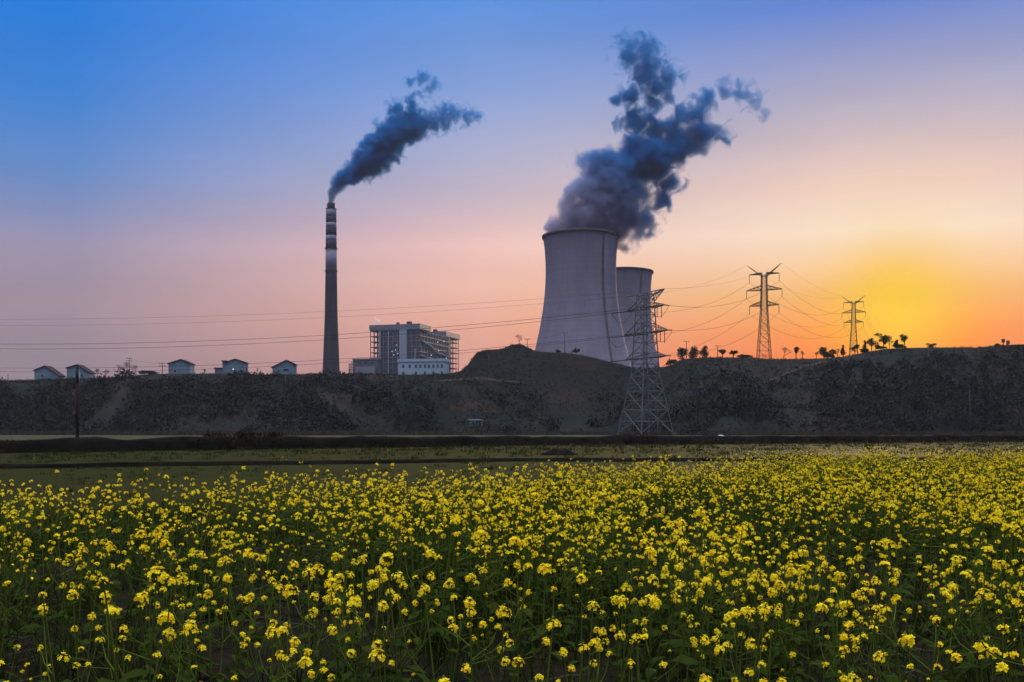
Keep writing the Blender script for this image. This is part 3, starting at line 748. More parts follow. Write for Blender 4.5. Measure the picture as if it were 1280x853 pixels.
# ---------------------------------------------------------------- trees
M_trunk = mat('bark', (0.035,0.028,0.022)); M_leafd = mat('pine_leaf', (0.016,0.022,0.010), c2=(0.03,0.038,0.016), scale=0.8, transl=.15)
M_twig = mat('bare_twig', (0.07,0.052,0.048))
def leaf_crown(m, blobs, n, ls):
    for (c, r) in blobs:
        for _ in range(n):
            d = Vector((rnd.gauss(0,1), rnd.gauss(0,1), rnd.gauss(0,1))).normalized()*(rnd.random()**.4)
            p = Vector((c[0]+d.x*r[0], c[1]+d.y*r[1], c[2]+d.z*r[2]))
            m.leafquad(p, ls*rnd.uniform(.6,1.4))
def leafy(name, label, base, H, blobs, lean=0.0, ls=.42, n=150, group='trees on the skyline', trunk_r=.16):
    t = thing(name, label, 'tree', base, 0, group)
    m = MB(); top = max(b[0][2] for b in blobs)*.92
    m.tube([(0,0,-.4), (lean*.25*H,rnd.gauss(0,.1),top*.35), (lean*.7*H,rnd.gauss(0,.1),top*.7), (lean*H,0,top)], [trunk_r*1.2,trunk_r,trunk_r*.75,trunk_r*.3], 6)
    for (c, r) in blobs:
        z0 = max(top*.3, c[2]-r[2]-1.0); f = min(z0/top, 1)
        m.tube([(lean*H*f,0,z0), (lean*H*f*.4+c[0]*.6,c[1]*.5,(z0+c[2])/2+.1), (c[0],c[1],c[2])], [trunk_r*.55,trunk_r*.4,.04], 5)
    m.build('trunk', M_trunk, t)
    m = MB(); leaf_crown(m, blobs, n, ls); m.build('crown', M_leafd, t)
    return t
def bare(label, base, H, spread=.45, r=.13, depth=6, seed=1, nb=2, group='bare trees'):
    t = thing('bare_tree', label, 'tree', base, 0, group); rr = random.Random(seed)
    mt, mc = MB(), MB()
    def grow(p, d, ln, rad, k):
        q = p+d*ln; mid = p.lerp(q, .5)+Vector((rr.gauss(0,1), rr.gauss(0,1), 0))*ln*.05
        (mt if k >= depth-1 else mc).tube([p, mid, q], [rad, rad*.85, rad*.65], 4 if k < depth-1 else 6, cap=False)
        if k == 0: return
        for _ in range(3 if k in (depth, depth-2) else nb):
            nd_ = (d+Vector((rr.gauss(0,1), rr.gauss(0,1), rr.gauss(.5,.6)))*spread).normalized()
            grow(p.lerp(q, rr.uniform(.6,1.0)), nd_, ln*rr.uniform(.66,.86), max(rad*.6, .024), k-1)
    grow(Vector((0,0,-.3)), Vector((0,0,1)), H*.31, r, depth)
    mt.build('trunk', M_twig, t); mc.build('crown', M_twig, t); return t
def T(kind, label, u, xl, xr, yt, yb=None, lean=0.0, gapf=.35, seed=0, name='tree', back=2.0, yb_slope=None):
    rnd.seed(1000+u*7+seed)
    b = on_ridge(u, back) if yb_slope is None else on_slope(u, yb_slope); s = b.y/F
    H = topz(yt, b.y)-b.z; W = (xr-xl)*s
    cx = ((xl+xr)/2-u)*s
    if kind == 'bare': return bare(label, b, H, seed=u+seed, spread=.55)
    bl = []
    if kind == 'round':
        for _ in range(9):
            a = rnd.uniform(0, 2*PI); q = rnd.uniform(.1,.62); z = H*rnd.uniform(gapf+.12, .9)
            k = math.sin(min(max((z/H-gapf)/(1-gapf),.08),.95)*PI)
            bl.append(((cx+math.cos(a)*q*W*.62*k, math.sin(a)*q*W*.6*k, z), (W*.25*rnd.uniform(.6,1.25), W*.24, W*.14+H*.04)))
    elif kind == 'umbrella':
        for _ in range(11):
            a = rnd.uniform(0, 2*PI); q = rnd.random()**.5; z = H*rnd.uniform(.5,.93)*(1-.14*q)
            z += H*rnd.gauss(0,.05); bl.append(((cx+math.cos(a)*q*W*.42+rnd.gauss(0,.06)*W, math.sin(a)*q*W*.4, z), (W*.2*rnd.uniform(.5,1.4), W*.2, H*.11*rnd.uniform(.6,1.5))))
    elif kind == 'cone':
        for k in range(8):
            z = H*(.2+.75*k/7); q = W*.5*(1-.85*k/7)
            for _ in range(2):
                a = rnd.uniform(0, 2*PI); bl.append(((cx+math.cos(a)*q*.5, math.sin(a)*q*.5, z), (q*.6+.15, q*.6+.15, H*.06)))
    elif kind == 'bush':
        for _ in range(7):
            a = rnd.uniform(0, 2*PI); bl.append(((cx+math.cos(a)*W*.3, math.sin(a)*W*.3, H*rnd.uniform(.15,.75)), (W*.24, W*.24, H*.25)))
    return leafy(name, label, b, H, bl, lean=(cx/H if H > .1 else 0), n=int(50+W*11), ls=.36 if W < 4 else .45)
T('round','spreading round crowned tree at the pole end of the round cluster', 853, 844,863,435.5, gapf=-.1)
T('round','round crowned tree in the middle of the round cluster', 866, 857,877,433, gapf=-.1, seed=3)
T('round','widest round crowned tree in the round cluster', 881, 870,889,432, gapf=-.1, seed=5)
T('round','lollipop shaped tree next to the stubby pole', 903, 898.5,908,436, gapf=.4)
T('umbrella','flat topped small tree on bare trunk, beside the lollipop tree', 916.5, 911.5,922,436, gapf=.45)
T('bush','low dark bush at the foot of slim horned pylon', 934, 926,944,444, name='bush')
T('bare','thin spindly bare tree between slim pylon and the ragged tree', 980, 977,983,430)
T('round','small ragged tree on a long bare trunk beside thin spindly tree', 995, 990,1000,434, gapf=.45)
T('bare','wispy bare sapling beside the small ragged tree', 1003, 1000,1007,438)
T('round','bushy wide pine with a drooping ragged crown', 1030, 1022,1038,434, gapf=.2)
T('umbrella','flat topped small pine beside bushy wide pine', 1041, 1036.5,1046,436.5)
T('bare','bare upright sapling between two small flat pines', 1047.5, 1044,1051,434)
T('cone','slender upright tree next to the smallest pylon', 1054, 1050,1057.5,431.5, name='conifer')
T('umbrella','small flat pine in front of the smallest pylon legs', 1068.5, 1062.5,1075,430)
T('cone','narrow leafy tree beside the smallest pylon', 1081, 1077.5,1084.5,426, name='conifer')
T('round','airy forked tree with a loose crown near the sun', 1089.5, 1083,1096,422, gapf=.4)
T('umbrella','wide windswept pine with layered crown against the sun', 1104, 1095.5,1116,417, gapf=.4)
T('bush','dark round bush under the windswept pine', 1101, 1094,1108,431, name='bush')
T('cone','squat conical pine beside the leaning tree', 1121, 1115,1127,425, name='conifer')
T('round','leaning tree with a tall oval crown at the end of the pine row', 1131, 1124,1137,417, gapf=.42)
T('bush','lone low bush on skyline beyond the pine row', 1165, 1158,1171,429, name='bush')
T('bush','small tuft of bush on the far skyline beside the two posts', 1246, 1242,1250,429, name='bush')
T('bush','low ragged bush between bushy wide pine and saplings', 1036, 1030,1045,442, name='bush')
T('bush','flat dark bush in front of the narrow leafy tree', 1077, 1071,1086,436, name='bush')
T('bush','wide low bush under the leaning tree', 1127, 1119,1137,430, name='bush')
T('bare','twiggy bare tree behind the windswept pine', 1112, 1107,1117,421)
T('bare','leggy bare sapling beside airy forked tree', 1094.5, 1091,1098,425)
T('bare','thin twiggy sapling near the bushy wide pine', 1020.5, 1017,1024,437)
T('bush','low tuft of brush beside the flat topped small tree', 926, 921,932,442.5, name='bush')
T('bare','largest bare tree with fan of twigs beside the twin armed pole', 150, 141,157,455)
T('bare','tall bare tree touching the twin armed pole', 158.5, 153,164,451.5, seed=4)
T('bare','scrubby bare tree beside the house behind the wooden pole', 122, 116,128,458)
T('bare','small twiggy bare tree between the scrubby and the largest bare trees', 132, 127,137,460)
T('bare','thin bare sapling beyond the twin armed pole', 170, 167,173,453.5)
T('bare','small bare shrub beside the largest white house', 256, 250,262,460)
T('bare','lone bare tree on top of the knoll', 649, 642,656,416.5)
T('bush','dark mound of brush beside the short twin armed pole', 187, 174,200,463.5, name='bush')
T('umbrella','small flat topped tree in front of the steaming tower', 720, 715,725.5,435.5)
T('bush','tiny round bush before the steaming tower base', 698, 694.5,702,437, name='bush')
T('bush','dark bush at the saddle beside the tension pylon', 838, 832,846,449, name='bush')
T('cone','dark evergreen standing on slope below the annex', 452, 447,458,489, name='conifer', yb_slope=507)
T('cone','smaller dark evergreen on slope next to the evergreen below annex', 442, 438,447,494, name='conifer', yb_slope=507)

# ---------------------------------------------------------------- scrub, dry grass (uncountable cover)
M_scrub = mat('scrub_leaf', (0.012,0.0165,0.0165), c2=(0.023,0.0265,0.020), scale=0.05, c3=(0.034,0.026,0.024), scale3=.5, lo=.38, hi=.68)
M_dryg = mat('dry_grass_blade', (0.06,0.047,0.032), c2=(0.036,0.03,0.02), scale=0.3)
M_grass = mat('grass_blade', (0.016,0.024,0.005), c2=(0.027,0.034,0.008), scale=0.6, transl=.25)
M_bkg = mat('bank_grass_blade', (0.010,0.008,0.006), c2=(0.026,0.019,0.012), scale=.4)
def clump_t(n, rad, h, ls):
    m = MB()
    for _ in range(n):
        d = Vector((rnd.gauss(0,1), rnd.gauss(0,1), abs(rnd.gauss(0,1)))).normalized()*(rnd.random()**.45)
        m.leafquad((d.x*rad, d.y*rad, d.z*h), ls*rnd.uniform(.6,1.4))
    return m.arrays()
def tuft_t(n, rad, h, wd):
    m = MB()
    for _ in range(n):
        a = rnd.uniform(0,2*PI); r = rad*rnd.random()**.5; p = Vector((math.cos(a)*r, math.sin(a)*r, 0)); hh = h*rnd.uniform(.55,1.1)
        d = Vector((rnd.gauss(0,.35), rnd.gauss(0,.35), 1)); s_ = Vector((math.cos(a+1.3), math.sin(a+1.3), 0))*wd
        q = p+d*hh*.55; e = q+Vector((d.x*2, d.y*2, .7))*hh*.4
        m.add([p-s_, p+s_, q+s_*.7, q-s_*.7], [(0,1,2,3)]); m.add([q-s_*.7, q+s_*.7, e+s_*.1, e-s_*.1], [(0,1,2,3)])
    return m.arrays()
rnd.seed(5)
def hill_pts(n, tlo, thi, dens):
    u = rng.uniform(-80, 1360, n); t = rng.uniform(tlo, thi, n)
    Df, Dr = footD(u), ridgeD(u); D = Df+t*(Dr-Df); X = (u-640)/F*D
    k = rng.random(n) < dens(u, t, X, D)
    return np.stack([X[k], D[k], zhill(X[k], D[k])-.1], -1), u[k], t[k]
def dens_scrub(u, t, X, D):
    base = np.interp(u, [-80,300,420,560,700,800,900,1280], [.9,.9,.75,.4,.3,.45,.75,.85])
    n = fbm(X*.045, D*.06, 4, 31)
    low = np.clip(1.25-t*1.1, .15, 1)
    return base*low*np.clip((n-.38)*5, 0, 1)
pts, u, t_ = hill_pts(26000, -.04, 1.0, dens_scrub)
scl = rng.lognormal(-.05, .58, len(pts))*np.interp(t_, [0,.4,.85,1], [1.2,1.2,.75,.5])*np.where((t_ > .9) & (u > 985) & (u < 1150), 1.6, 1)
scl = np.where(t_ > .8, np.minimum(scl, np.where((u > 985) & (u < 1150), .8, .55)), np.minimum(scl, 2.6))
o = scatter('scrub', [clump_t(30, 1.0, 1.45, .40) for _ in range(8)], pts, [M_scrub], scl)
tag(o, 'dark low scrub covering the hillside', 'scrub')
pts, u, t_ = hill_pts(30000, .0, 1.01, lambda u, t, X, D: np.clip((fbm(X*.05+9, D*.05, 4, 77)-.36)*4, .05, 1))
o = scatter('hillside_dry_grass', [tuft_t(7, .5, .8, .05) for _ in range(6)], pts, [mat('hill_grass_blade', (0.032,0.024,0.020), c2=(0.015,0.016,0.013), scale=0.08)], rng.uniform(.6,1.3,len(pts)))
tag(o, 'brown dry grass on the hillside', 'dry grass')
# pale reeds and dry grass along the hill foot
n = 9000; u = rng.uniform(-60, 1340, n); D = footD(u)-rng.gamma(1.6, 3.5, n)+2; X = (u-640)/F*D
keep = fbm(X*.08, D*.1, 3, 9) > .42
pts = np.stack([X, D, gz(X, D)-.05], -1)[keep]
o = scatter('reeds', [tuft_t(12, .7, 1.35, .05) for _ in range(6)], pts, [M_dryg], rng.uniform(.5,1.4,len(pts)))
tag(o, 'pale dry reeds along the foot of the hill', 'reeds')
# bank vegetation
n = 11000; X = rng.uniform(-75, 130, n); Y = bankY(X)+rng.normal(0, 1.1, n)
pts = np.stack([X, Y, gz(X, Y)+.5*np.clip(1.45-np.abs(Y-bankY(X)), 0, 1)], -1)
scl = .8*(.3+1.6*fbm(X*.16, Y*.02, 4, 14)**2.2)*rng.uniform(.7,1.3,n)
o = scatter('bank_grass', [tuft_t(16, .5, .75, .022) for _ in range(5)]+[clump_t(14, .55, .6, .3) for _ in range(3)], pts, [M_bkg], scl)
tag(o, 'dark withered grass along the field bank', 'grass')
# bushes on the bank, near side
pts = []
for u0 in (262,275,300,318,345): 
    X0 = (u0-640)/F*66; Y0 = float(bankY(X0)); X0 = (u0-640)/F*Y0; pts.append((X0, Y0-.3, .4))
for k, (p, lb) in enumerate(zip(pts, ('low dark bush on the bank, broadest of five','low dark bush on the bank beside the broadest one','middle low bush in the bank row of five','rounded dark bush on the bank between two low ones','last small bush of the bank row toward the mound'))):
    b = thing('bush', lb, 'bush', p, 0, 'bushes on the field bank'); rnd.seed(60+k); m = MB(); mt = MB()
    bl = [((rnd.gauss(0,.55), rnd.gauss(0,.3), rnd.uniform(.15,.75)), (.45,.4,.35)) for _ in range(6)]
    leaf_crown(m, bl, 60, .17); m.build('crown', M_bkg, b)
    for c_, r_ in bl: mt.tube([(0,0,-.3), (c_[0]*.6,c_[1]*.6,c_[2]*.5), c_], [.04,.03,.015], 4)
    mt.build('trunk', M_trunk, b)
# short grass of the meadow strip
n = 16000; X = rng.uniform(-48, 85, n); Y = rng.uniform(14, 139, n); e = farY(X, Y)
k = (Y > e-2) & (Y < bankY(X)-1.2) & (np.abs(X/Y) < .56) & (rng.random(n) < np.clip(36/Y, .1, 1)*np.clip((fbm(X*.2, Y*.2, 3, 55)-.25)*3, .15, 1))
pts = np.stack([X, Y, gz(X, Y)-.01], -1)[k]
o = scatter('meadow_grass', [tuft_t(12, .28, .13, .012) for _ in range(6)], pts, [M_grass], rng.uniform(.6,1.5,len(pts))*np.clip(pts[:,1]/40,.8,1.6))
tag(o, 'short green grass of the meadow strip', 'grass')
n = 250; X = rng.uniform(-10, 80, n); Y = bankY(X)-rng.gamma(2, 5, n); k = (Y > 50) & (np.abs(X/Y) < .55)
o = scatter('dry_meadow_grass', [tuft_t(10, .3, .28, .016) for _ in range(5)], np.stack([X, Y, gz(X, Y)-.01], -1)[k], [M_dryg], rng.uniform(.6,1.5,int(k.sum())))
tag(o, 'tawny dry grass before the bank', 'grass')
# soil mound
m = MB(); nx, ny = 40, 24; D = 56.0; Xm = (700-640)/F*D
for j in range(ny+1):
    for i in range(nx+1):
        a, b = i/nx*2-1, j/ny*2-1; rr = math.sqrt(a*a+b*b)
        h = max(0, 1-rr**2)**.8*(.36+.16*mnoise.fractal(Vector((a*2.2, b*2.2, 1)), .9, 2, 4))+.05*mnoise.noise(Vector((a*6, b*6, 3)))*(rr < 1)-.03
        m.v.append((a*1.05, b*.8, h))
for j in range(ny):
    for i in range(nx):
        q = j*(nx+1)+i; m.f.append((q, q+1, q+nx+2, q+nx+1)); m.m.append(0)
tag(m.build('soil_mound', M_bank, None, True, loc=(Xm, D, .0)), 'dark heap of soil lying on the meadow strip', 'soil heap')
# white sheet in the far field
m = MB(); D = 196.0; Xs = (900.5-640)/F*D; rnd.seed(3)
for j in range(7):
    for i in range(13):
        a, b = i/6-1, j/3-1; m.v.append((a*.75, b*.4, .02+max(0, 1-a*a)*max(0, 1-b*b)*.22+rnd.uniform(0,.07)))
for j in range(6):
    for i in range(12): q = j*13+i; m.f.append((q, q+1, q+14, q+13)); m.m.append(0)
tag(m.build('plastic_sheet', M_white, None, True, loc=(Xs, D, .55)), 'crumpled white plastic sheet lying in the far field', 'plastic sheet')

# ---------------------------------------------------------------- rapeseed
M_petal = mat('rapeseed_petal', (0.94,0.73,0.010), c2=(0.88,0.58,0.008), scale=25, c3=(0.84,0.68,0.02), scale3=2.2, transl=.30, rough=.8, spec=.1)
M_bud = mat('rapeseed_bud', (0.30,0.30,0.03), transl=.2)
M_stem = mat('rapeseed_stem', (0.060,0.088,0.011), c2=(0.082,0.105,0.016), scale=4, transl=.1)
M_leaf = mat('rapeseed_leaf', (0.018,0.033,0.005), c2=(0.033,0.046,0.007), scale=6, transl=.25)
FM = [M_petal, M_bud]; PM = [M_petal, M_bud, M_stem, M_leaf]
def flower(m, p, n, size, quads, ptl=0):
    a = n.cross(Vector((.3,.2,1))); a = a.normalized() if a.length > .01 else Vector((1,0,0)); b = n.cross(a); th = rnd.uniform(0, PI)
    for k in range(quads):
        t = th+2*PI*k/quads; d = (a*math.cos(t)+b*math.sin(t)); e = n.cross(d)
        tip = p+d*size+n*size*.32
        m.add([p, p+d*size*.6+e*size*.42+n*size*.22, tip, p+d*size*.6-e*size*.42+n*size*.22], [(0,1,2,3)], ptl)
def head(m, c, R_, nb, size, quads, buds=6, elong=1.0):
    for _ in range(nb):
        z = rnd.uniform(-.55, 1); th = rnd.uniform(0, 2*PI); r = math.sqrt(max(0, 1-z*z))
        n = Vector((r*math.cos(th), r*math.sin(th), z)); q = rnd.uniform(.7,1.05)
        p = c+Vector((n.x*R_*q, n.y*R_*q, n.z*R_*.8*q*elong))
        flower(m, p, (n+Vector((0,0,.35))).normalized(), size*rnd.uniform(.8,1.2), quads)
    for _ in range(buds):
        p = c+Vector((rnd.gauss(0,.25)*R_, rnd.gauss(0,.25)*R_, R_*.75*elong+rnd.uniform(0,.4)*R_))
        m.leafquad(p, size*.8, None, 1)
def plant_layout(H, big=1.0):
    """stem curve, list of (branch points, head centre, radius)"""
    lean = Vector((rnd.gauss(0,.07), rnd.gauss(0,.07), 1)); bend = Vector((rnd.gauss(0,.05), rnd.gauss(0,.05), 0))
    st = [lean*H*k/5+bend*H*(k/5)**2 for k in range(6)]
    heads = [(st[-1], rnd.uniform(.011,.0225)*big)]; br = []
    for _ in range(rnd.choice((0,1,2,2,3,3,4))):
        f = rnd.uniform(.35,.75); i = f*5; b0 = st[int(i)].lerp(st[min(int(i)+1,5)], i-int(i))
        a = rnd.uniform(0,2*PI); o = rnd.uniform(.06,.17); top = b0+Vector((math.cos(a)*o, math.sin(a)*o, (H*rnd.uniform(.72,1.0)-b0.z)))
        br.append([b0, b0+Vector((math.cos(a)*o*.7, math.sin(a)*o*.7, (top.z-b0.z)*.4)), top]); heads.append((top, rnd.uniform(.007,.0165)))
    return st, br, heads
def stem_mesh(m, st, br, r, n, mi):
    m.tube(st, [r*(1-.1*k) for k in range(6)], n, mi, cap=False)
    for b in br: m.tube(b, [r*.6, r*.5, r*.35], n, mi, cap=False)
def leaves_mesh(m, st, H, cnt, mi, seg=3):
    for k in range(cnt):
        f = rnd.uniform(.04,.62); i = f*5; p = st[int(i)].lerp(st[int(i)+1], i-int(i)); a = rnd.uniform(0,2*PI); ln = (.17-.15*f)*rnd.uniform(.7,1.2)*H/.6; wd = ln*rnd.uniform(.14,.2)
        d = Vector((math.cos(a), math.sin(a), rnd.uniform(.3,.9))).normalized(); e = Vector((-math.sin(a), math.cos(a), rnd.gauss(0,.3)))
        row = [p-e*wd*.25, p+e*wd*.25]; q = p.copy(); vs = list(row)
        for j in range(1, seg+1):
            d = (d-Vector((0,0,.32))).normalized(); q = q+d*ln/seg; ww = wd*(1.0, 1.05, .75, .1)[min(j, 3)] if j < seg else wd*.08
            vs += [q-e*ww+Vector((0,0,rnd.gauss(0,.004))), q+e*ww]
        m.add(vs, [(2*j, 2*j+1, 2*j+3, 2*j+2) for j in range(seg)], mi)
# where the plants stand
def field_points(n, y0, y1, f):
    Y = rng.uniform(y0, y1, n); X = rng.uniform(-30, 30, n)
    k = (rng.random(n) < f(X, Y)) & (np.abs(X) < .6*Y+7); return X[k], Y[k]
def fdens(X, Y):
    u = 640+F*X/Y
    e = farY(X, Y)+(fbm(X*.5, Y*.3, 3, 8)-.5)*3
    d = np.clip((e-Y)/3.5, 0.0, 1)
    patch = np.clip((fbm(X*.42, Y*.34, 4, 41)-.31)*3.4, .28, 1.0)
    side = np.interp(u, [0,250,480,700,900,1280], [.85,.85,.72,.75,1.0,1.0])*np.interp(Y, [9,14,22,34], [1,.66,.46,.40])
    near = np.interp(Y, [2,4,6.5,9,14], [1.0,1.0,1.0,1.0,1.0])
    nearside = np.where(Y < 6.5, np.interp(u, [0,350,480,700,850,1280], [.85,.8,.5,.55,.95,1.1]), 1)
    return d*patch*side*near*nearside
AREA = 60*(36-2.1)
X, Y = field_points(int(AREA*62), 2.1, 36, fdens)
order = np.argsort(Y+np.where(np.abs(X/Y) > .515, 100, 0)); X, Y = X[order], Y[order]
NI = 300
# nearest plants: individuals with parts
rnd.seed(21); protos = []
head_meshes = []
for k in range(9):
    m = MB(); Rr = 1.0; head(m, Vector((0,0,0)), .027, rnd.randint(15,25), .0105, 4, 5, rnd.uniform(.9,1.35)); head_meshes.append(m)
G = 'flowering rapeseed plants of the front rows'
def lab(x, y): return 'yellow flowering rapeseed plant with thin green stem in the front rows of the field'
hm = []
for k, m in enumerate(head_meshes):
    me = bpy.data.meshes.new('flower_head'); me.from_pydata(m.v, [], m.f); me.update()
    for q in FM: me.materials.append(q)
    me.polygons.foreach_set('material_index', m.m); hm.append(me)
for k in range(14):
    H = .62; st, br, heads = plant_layout(H, (1.0,1.3,1.15)[k % 3])
    root = thing('rapeseed_plant', lab(0,0), 'rapeseed plant', (0,0,0), 0, G)
    m = MB(); stem_mesh(m, st, br, .0042, 5, 0); m.build('stem', M_stem, root, True)
    m = MB(); leaves_mesh(m, st, H, rnd.randint(4,7), 0); m.build('foliage', M_leaf, root)
    for c_, r_ in heads:
        o = bpy.data.objects.new('flower_head', rnd.choice(hm)); COL.objects.link(o); o.parent = root
        o.location = c_; o.scale = (r_/.027,)*3; o.rotation_euler = (rnd.gauss(0,.25), rnd.gauss(0,.25), rnd.uniform(0,6.28))
    protos.append((root, list(root.children)))
for i in range(min(NI, len(X))):
    root, kids = protos[i % 14]
    if i >= 14:
        r2 = root.copy(); COL.objects.link(r2)
        for ch in kids:
            c2 = ch.copy(); COL.objects.link(c2); c2.parent = r2
        root = r2
    root.location = (X[i], Y[i], float(gz(np.array([X[i]]), np.array([Y[i]]))[0])); root.rotation_euler.z = rnd.uniform(0, 6.28)
    s = min(rnd.lognormvariate(-.06, .16), 1.3)*(.92 if Y[i] < 3.2 else 1); root.scale = (s, s, s)
    root['label'] = lab(X[i], Y[i])
# all the others
def plant_temp(nb, quads, size, fs, stem_n, leaves, seg):
    H = .62; st, br, heads = plant_layout(H); m = MB()
    stem_mesh(m, st, br, .005, stem_n, 2); leaves_mesh(m, st, H, leaves, 3, seg)
    for c_, r_ in heads: head(m, c_, r_*fs, max(3, int(nb*r_/.027)), size*.88, quads, 2)
    return m.arrays()
rnd.seed(31)
Xr, Yr = X[NI:], Y[NI:]
mid = [plant_temp(14, 4, .0110, 1.0, 3, 5, 3) for _ in range(14)]
farT = [plant_temp(8, 3, .0125, 1.0, 3, 4, 2) for _ in range(14)]
tid = np.where((Yr < 13) & (np.abs(Xr) < .57*Yr+.3), rng.integers(0, 14, len(Yr)), 14+rng.integers(0, 14, len(Yr)))
o = scatter('rapeseed_field', mid+farT, np.stack([Xr, Yr, gz(Xr, Yr)], -1), PM, np.clip(rng.lognormal(-.06,.17,len(Xr)), .6, 1.35), tid, tilt=.05)
tag(o, 'dense yellow flowering rapeseed filling the field', 'rapeseed')
print('plants', len(X))
# stray plants on the meadow strip
n = 9000; X = rng.uniform(-40, 78, n); Y = rng.uniform(20, 138, n); u = 640+F*X/Y
dn = np.interp(u, [0,420,640,850,1000,1280], [.0,.012,.03,.07,.17,.25])*np.clip((fbm(X*.1, Y*.05, 3, 71)-.35)*4, 0, 1)
k = (Y < bankY(X)-1) & (Y > farY(X, Y)-2) & (u > -20) & (u < 1300) & (rng.random(n) < dn)
o = scatter('stray_rapeseed', farT, np.stack([X, Y, gz(X, Y)], -1)[k], PM, rng.uniform(.45,.95,int(k.sum())), rng.integers(0, 14, int(k.sum())))
tag(o, 'sparse yellow rapeseed gone wild on the meadow', 'rapeseed')
# weeds and straw between the plants
n = 56000; Y = np.sqrt(rng.uniform(2.2**2, 33**2, n)); X = rng.uniform(-1,1,n)*(.58*Y+7)
k = (Y < farY(X, Y)+1) & (rng.random(n) < np.clip((fbm(X*.6, Y*.5, 3, 91)-.28)*3, .12, 1))
o = scatter('weeds', [tuft_t(10, .10, .30, .0035) for _ in range(8)], np.stack([X, Y, gz(X, Y)-.01], -1)[k], [mat('weed_blade', (0.015,0.026,0.004), c2=(0.028,0.037,0.007), scale=3, transl=.2)], rng.uniform(.5,1.5,int(k.sum())), tilt=.1)
tag(o, 'thin green weeds growing between the rapeseed', 'weeds')
def straw_t():
    m = MB(); a = rnd.uniform(-.3,.5); p = Vector((-.16,0,.01)); q = Vector((.16,rnd.gauss(0,.03),.02+max(0,a)*.3)); m.tube([p, p.lerp(q,.5)+Vector((0,rnd.gauss(0,.02),rnd.uniform(0,.03))), q], [.0035,.003,.002], 3, cap=False); return m.arrays()
n = 5200; Y = np.sqrt(rng.uniform(2.6**2, 17**2, n)); X = rng.uniform(-.56,.56,n)*Y; k = rng.random(n) < np.clip((fbm(X*.7, Y*.6, 3, 97)-.38)*5, .05, 1)
o = scatter('straw', [straw_t() for _ in range(10)], np.stack([X, Y, gz(X, Y)+.005], -1)[k], [mat('straw_stalk', (0.10,0.085,0.065), c2=(0.05,0.042,0.03), scale=5)], rng.uniform(.25,1.0,int(k.sum())))
tag(o, 'grey straw and dead stalks littering the soil', 'straw')

# ---------------------------------------------------------------- smoke and steam
def column_of(puffs, D, n=16):
    """axis, centre offset and radius along the drifting column, in metres from the mouth"""
    s = D/F; x0, y0 = puffs[0][0], puffs[0][1]
    q = [((x-x0)*s, (y0-y)*s, r*s) for x, y, r in puffs]
    ex, ez, _ = max(q, key=lambda p: p[0]*p[0]+p[1]*p[1]); ln = math.hypot(ex, ez); a = (ex/ln, ez/ln)
    uv = [(x*a[0]+z*a[1], -x*a[1]+z*a[0], r) for x, z, r in q]
    u0 = min(u-r for u, v, r in uv); u1 = max(u+r for u, v, r in uv); out = []
    for k in range(n):
        u = u0+(u1-u0)*(k+.5)/n; lo, hi = [], []
        for (uu, v, r) in uv:
            if abs(u-uu) < r: h = math.sqrt(r*r-(u-uu)**2); lo.append(v-h); hi.append(v+h)
        if lo: out.append((u, (max(hi)+min(lo))/2, (max(hi)-min(lo))/2))
    return a, u0, u1, out
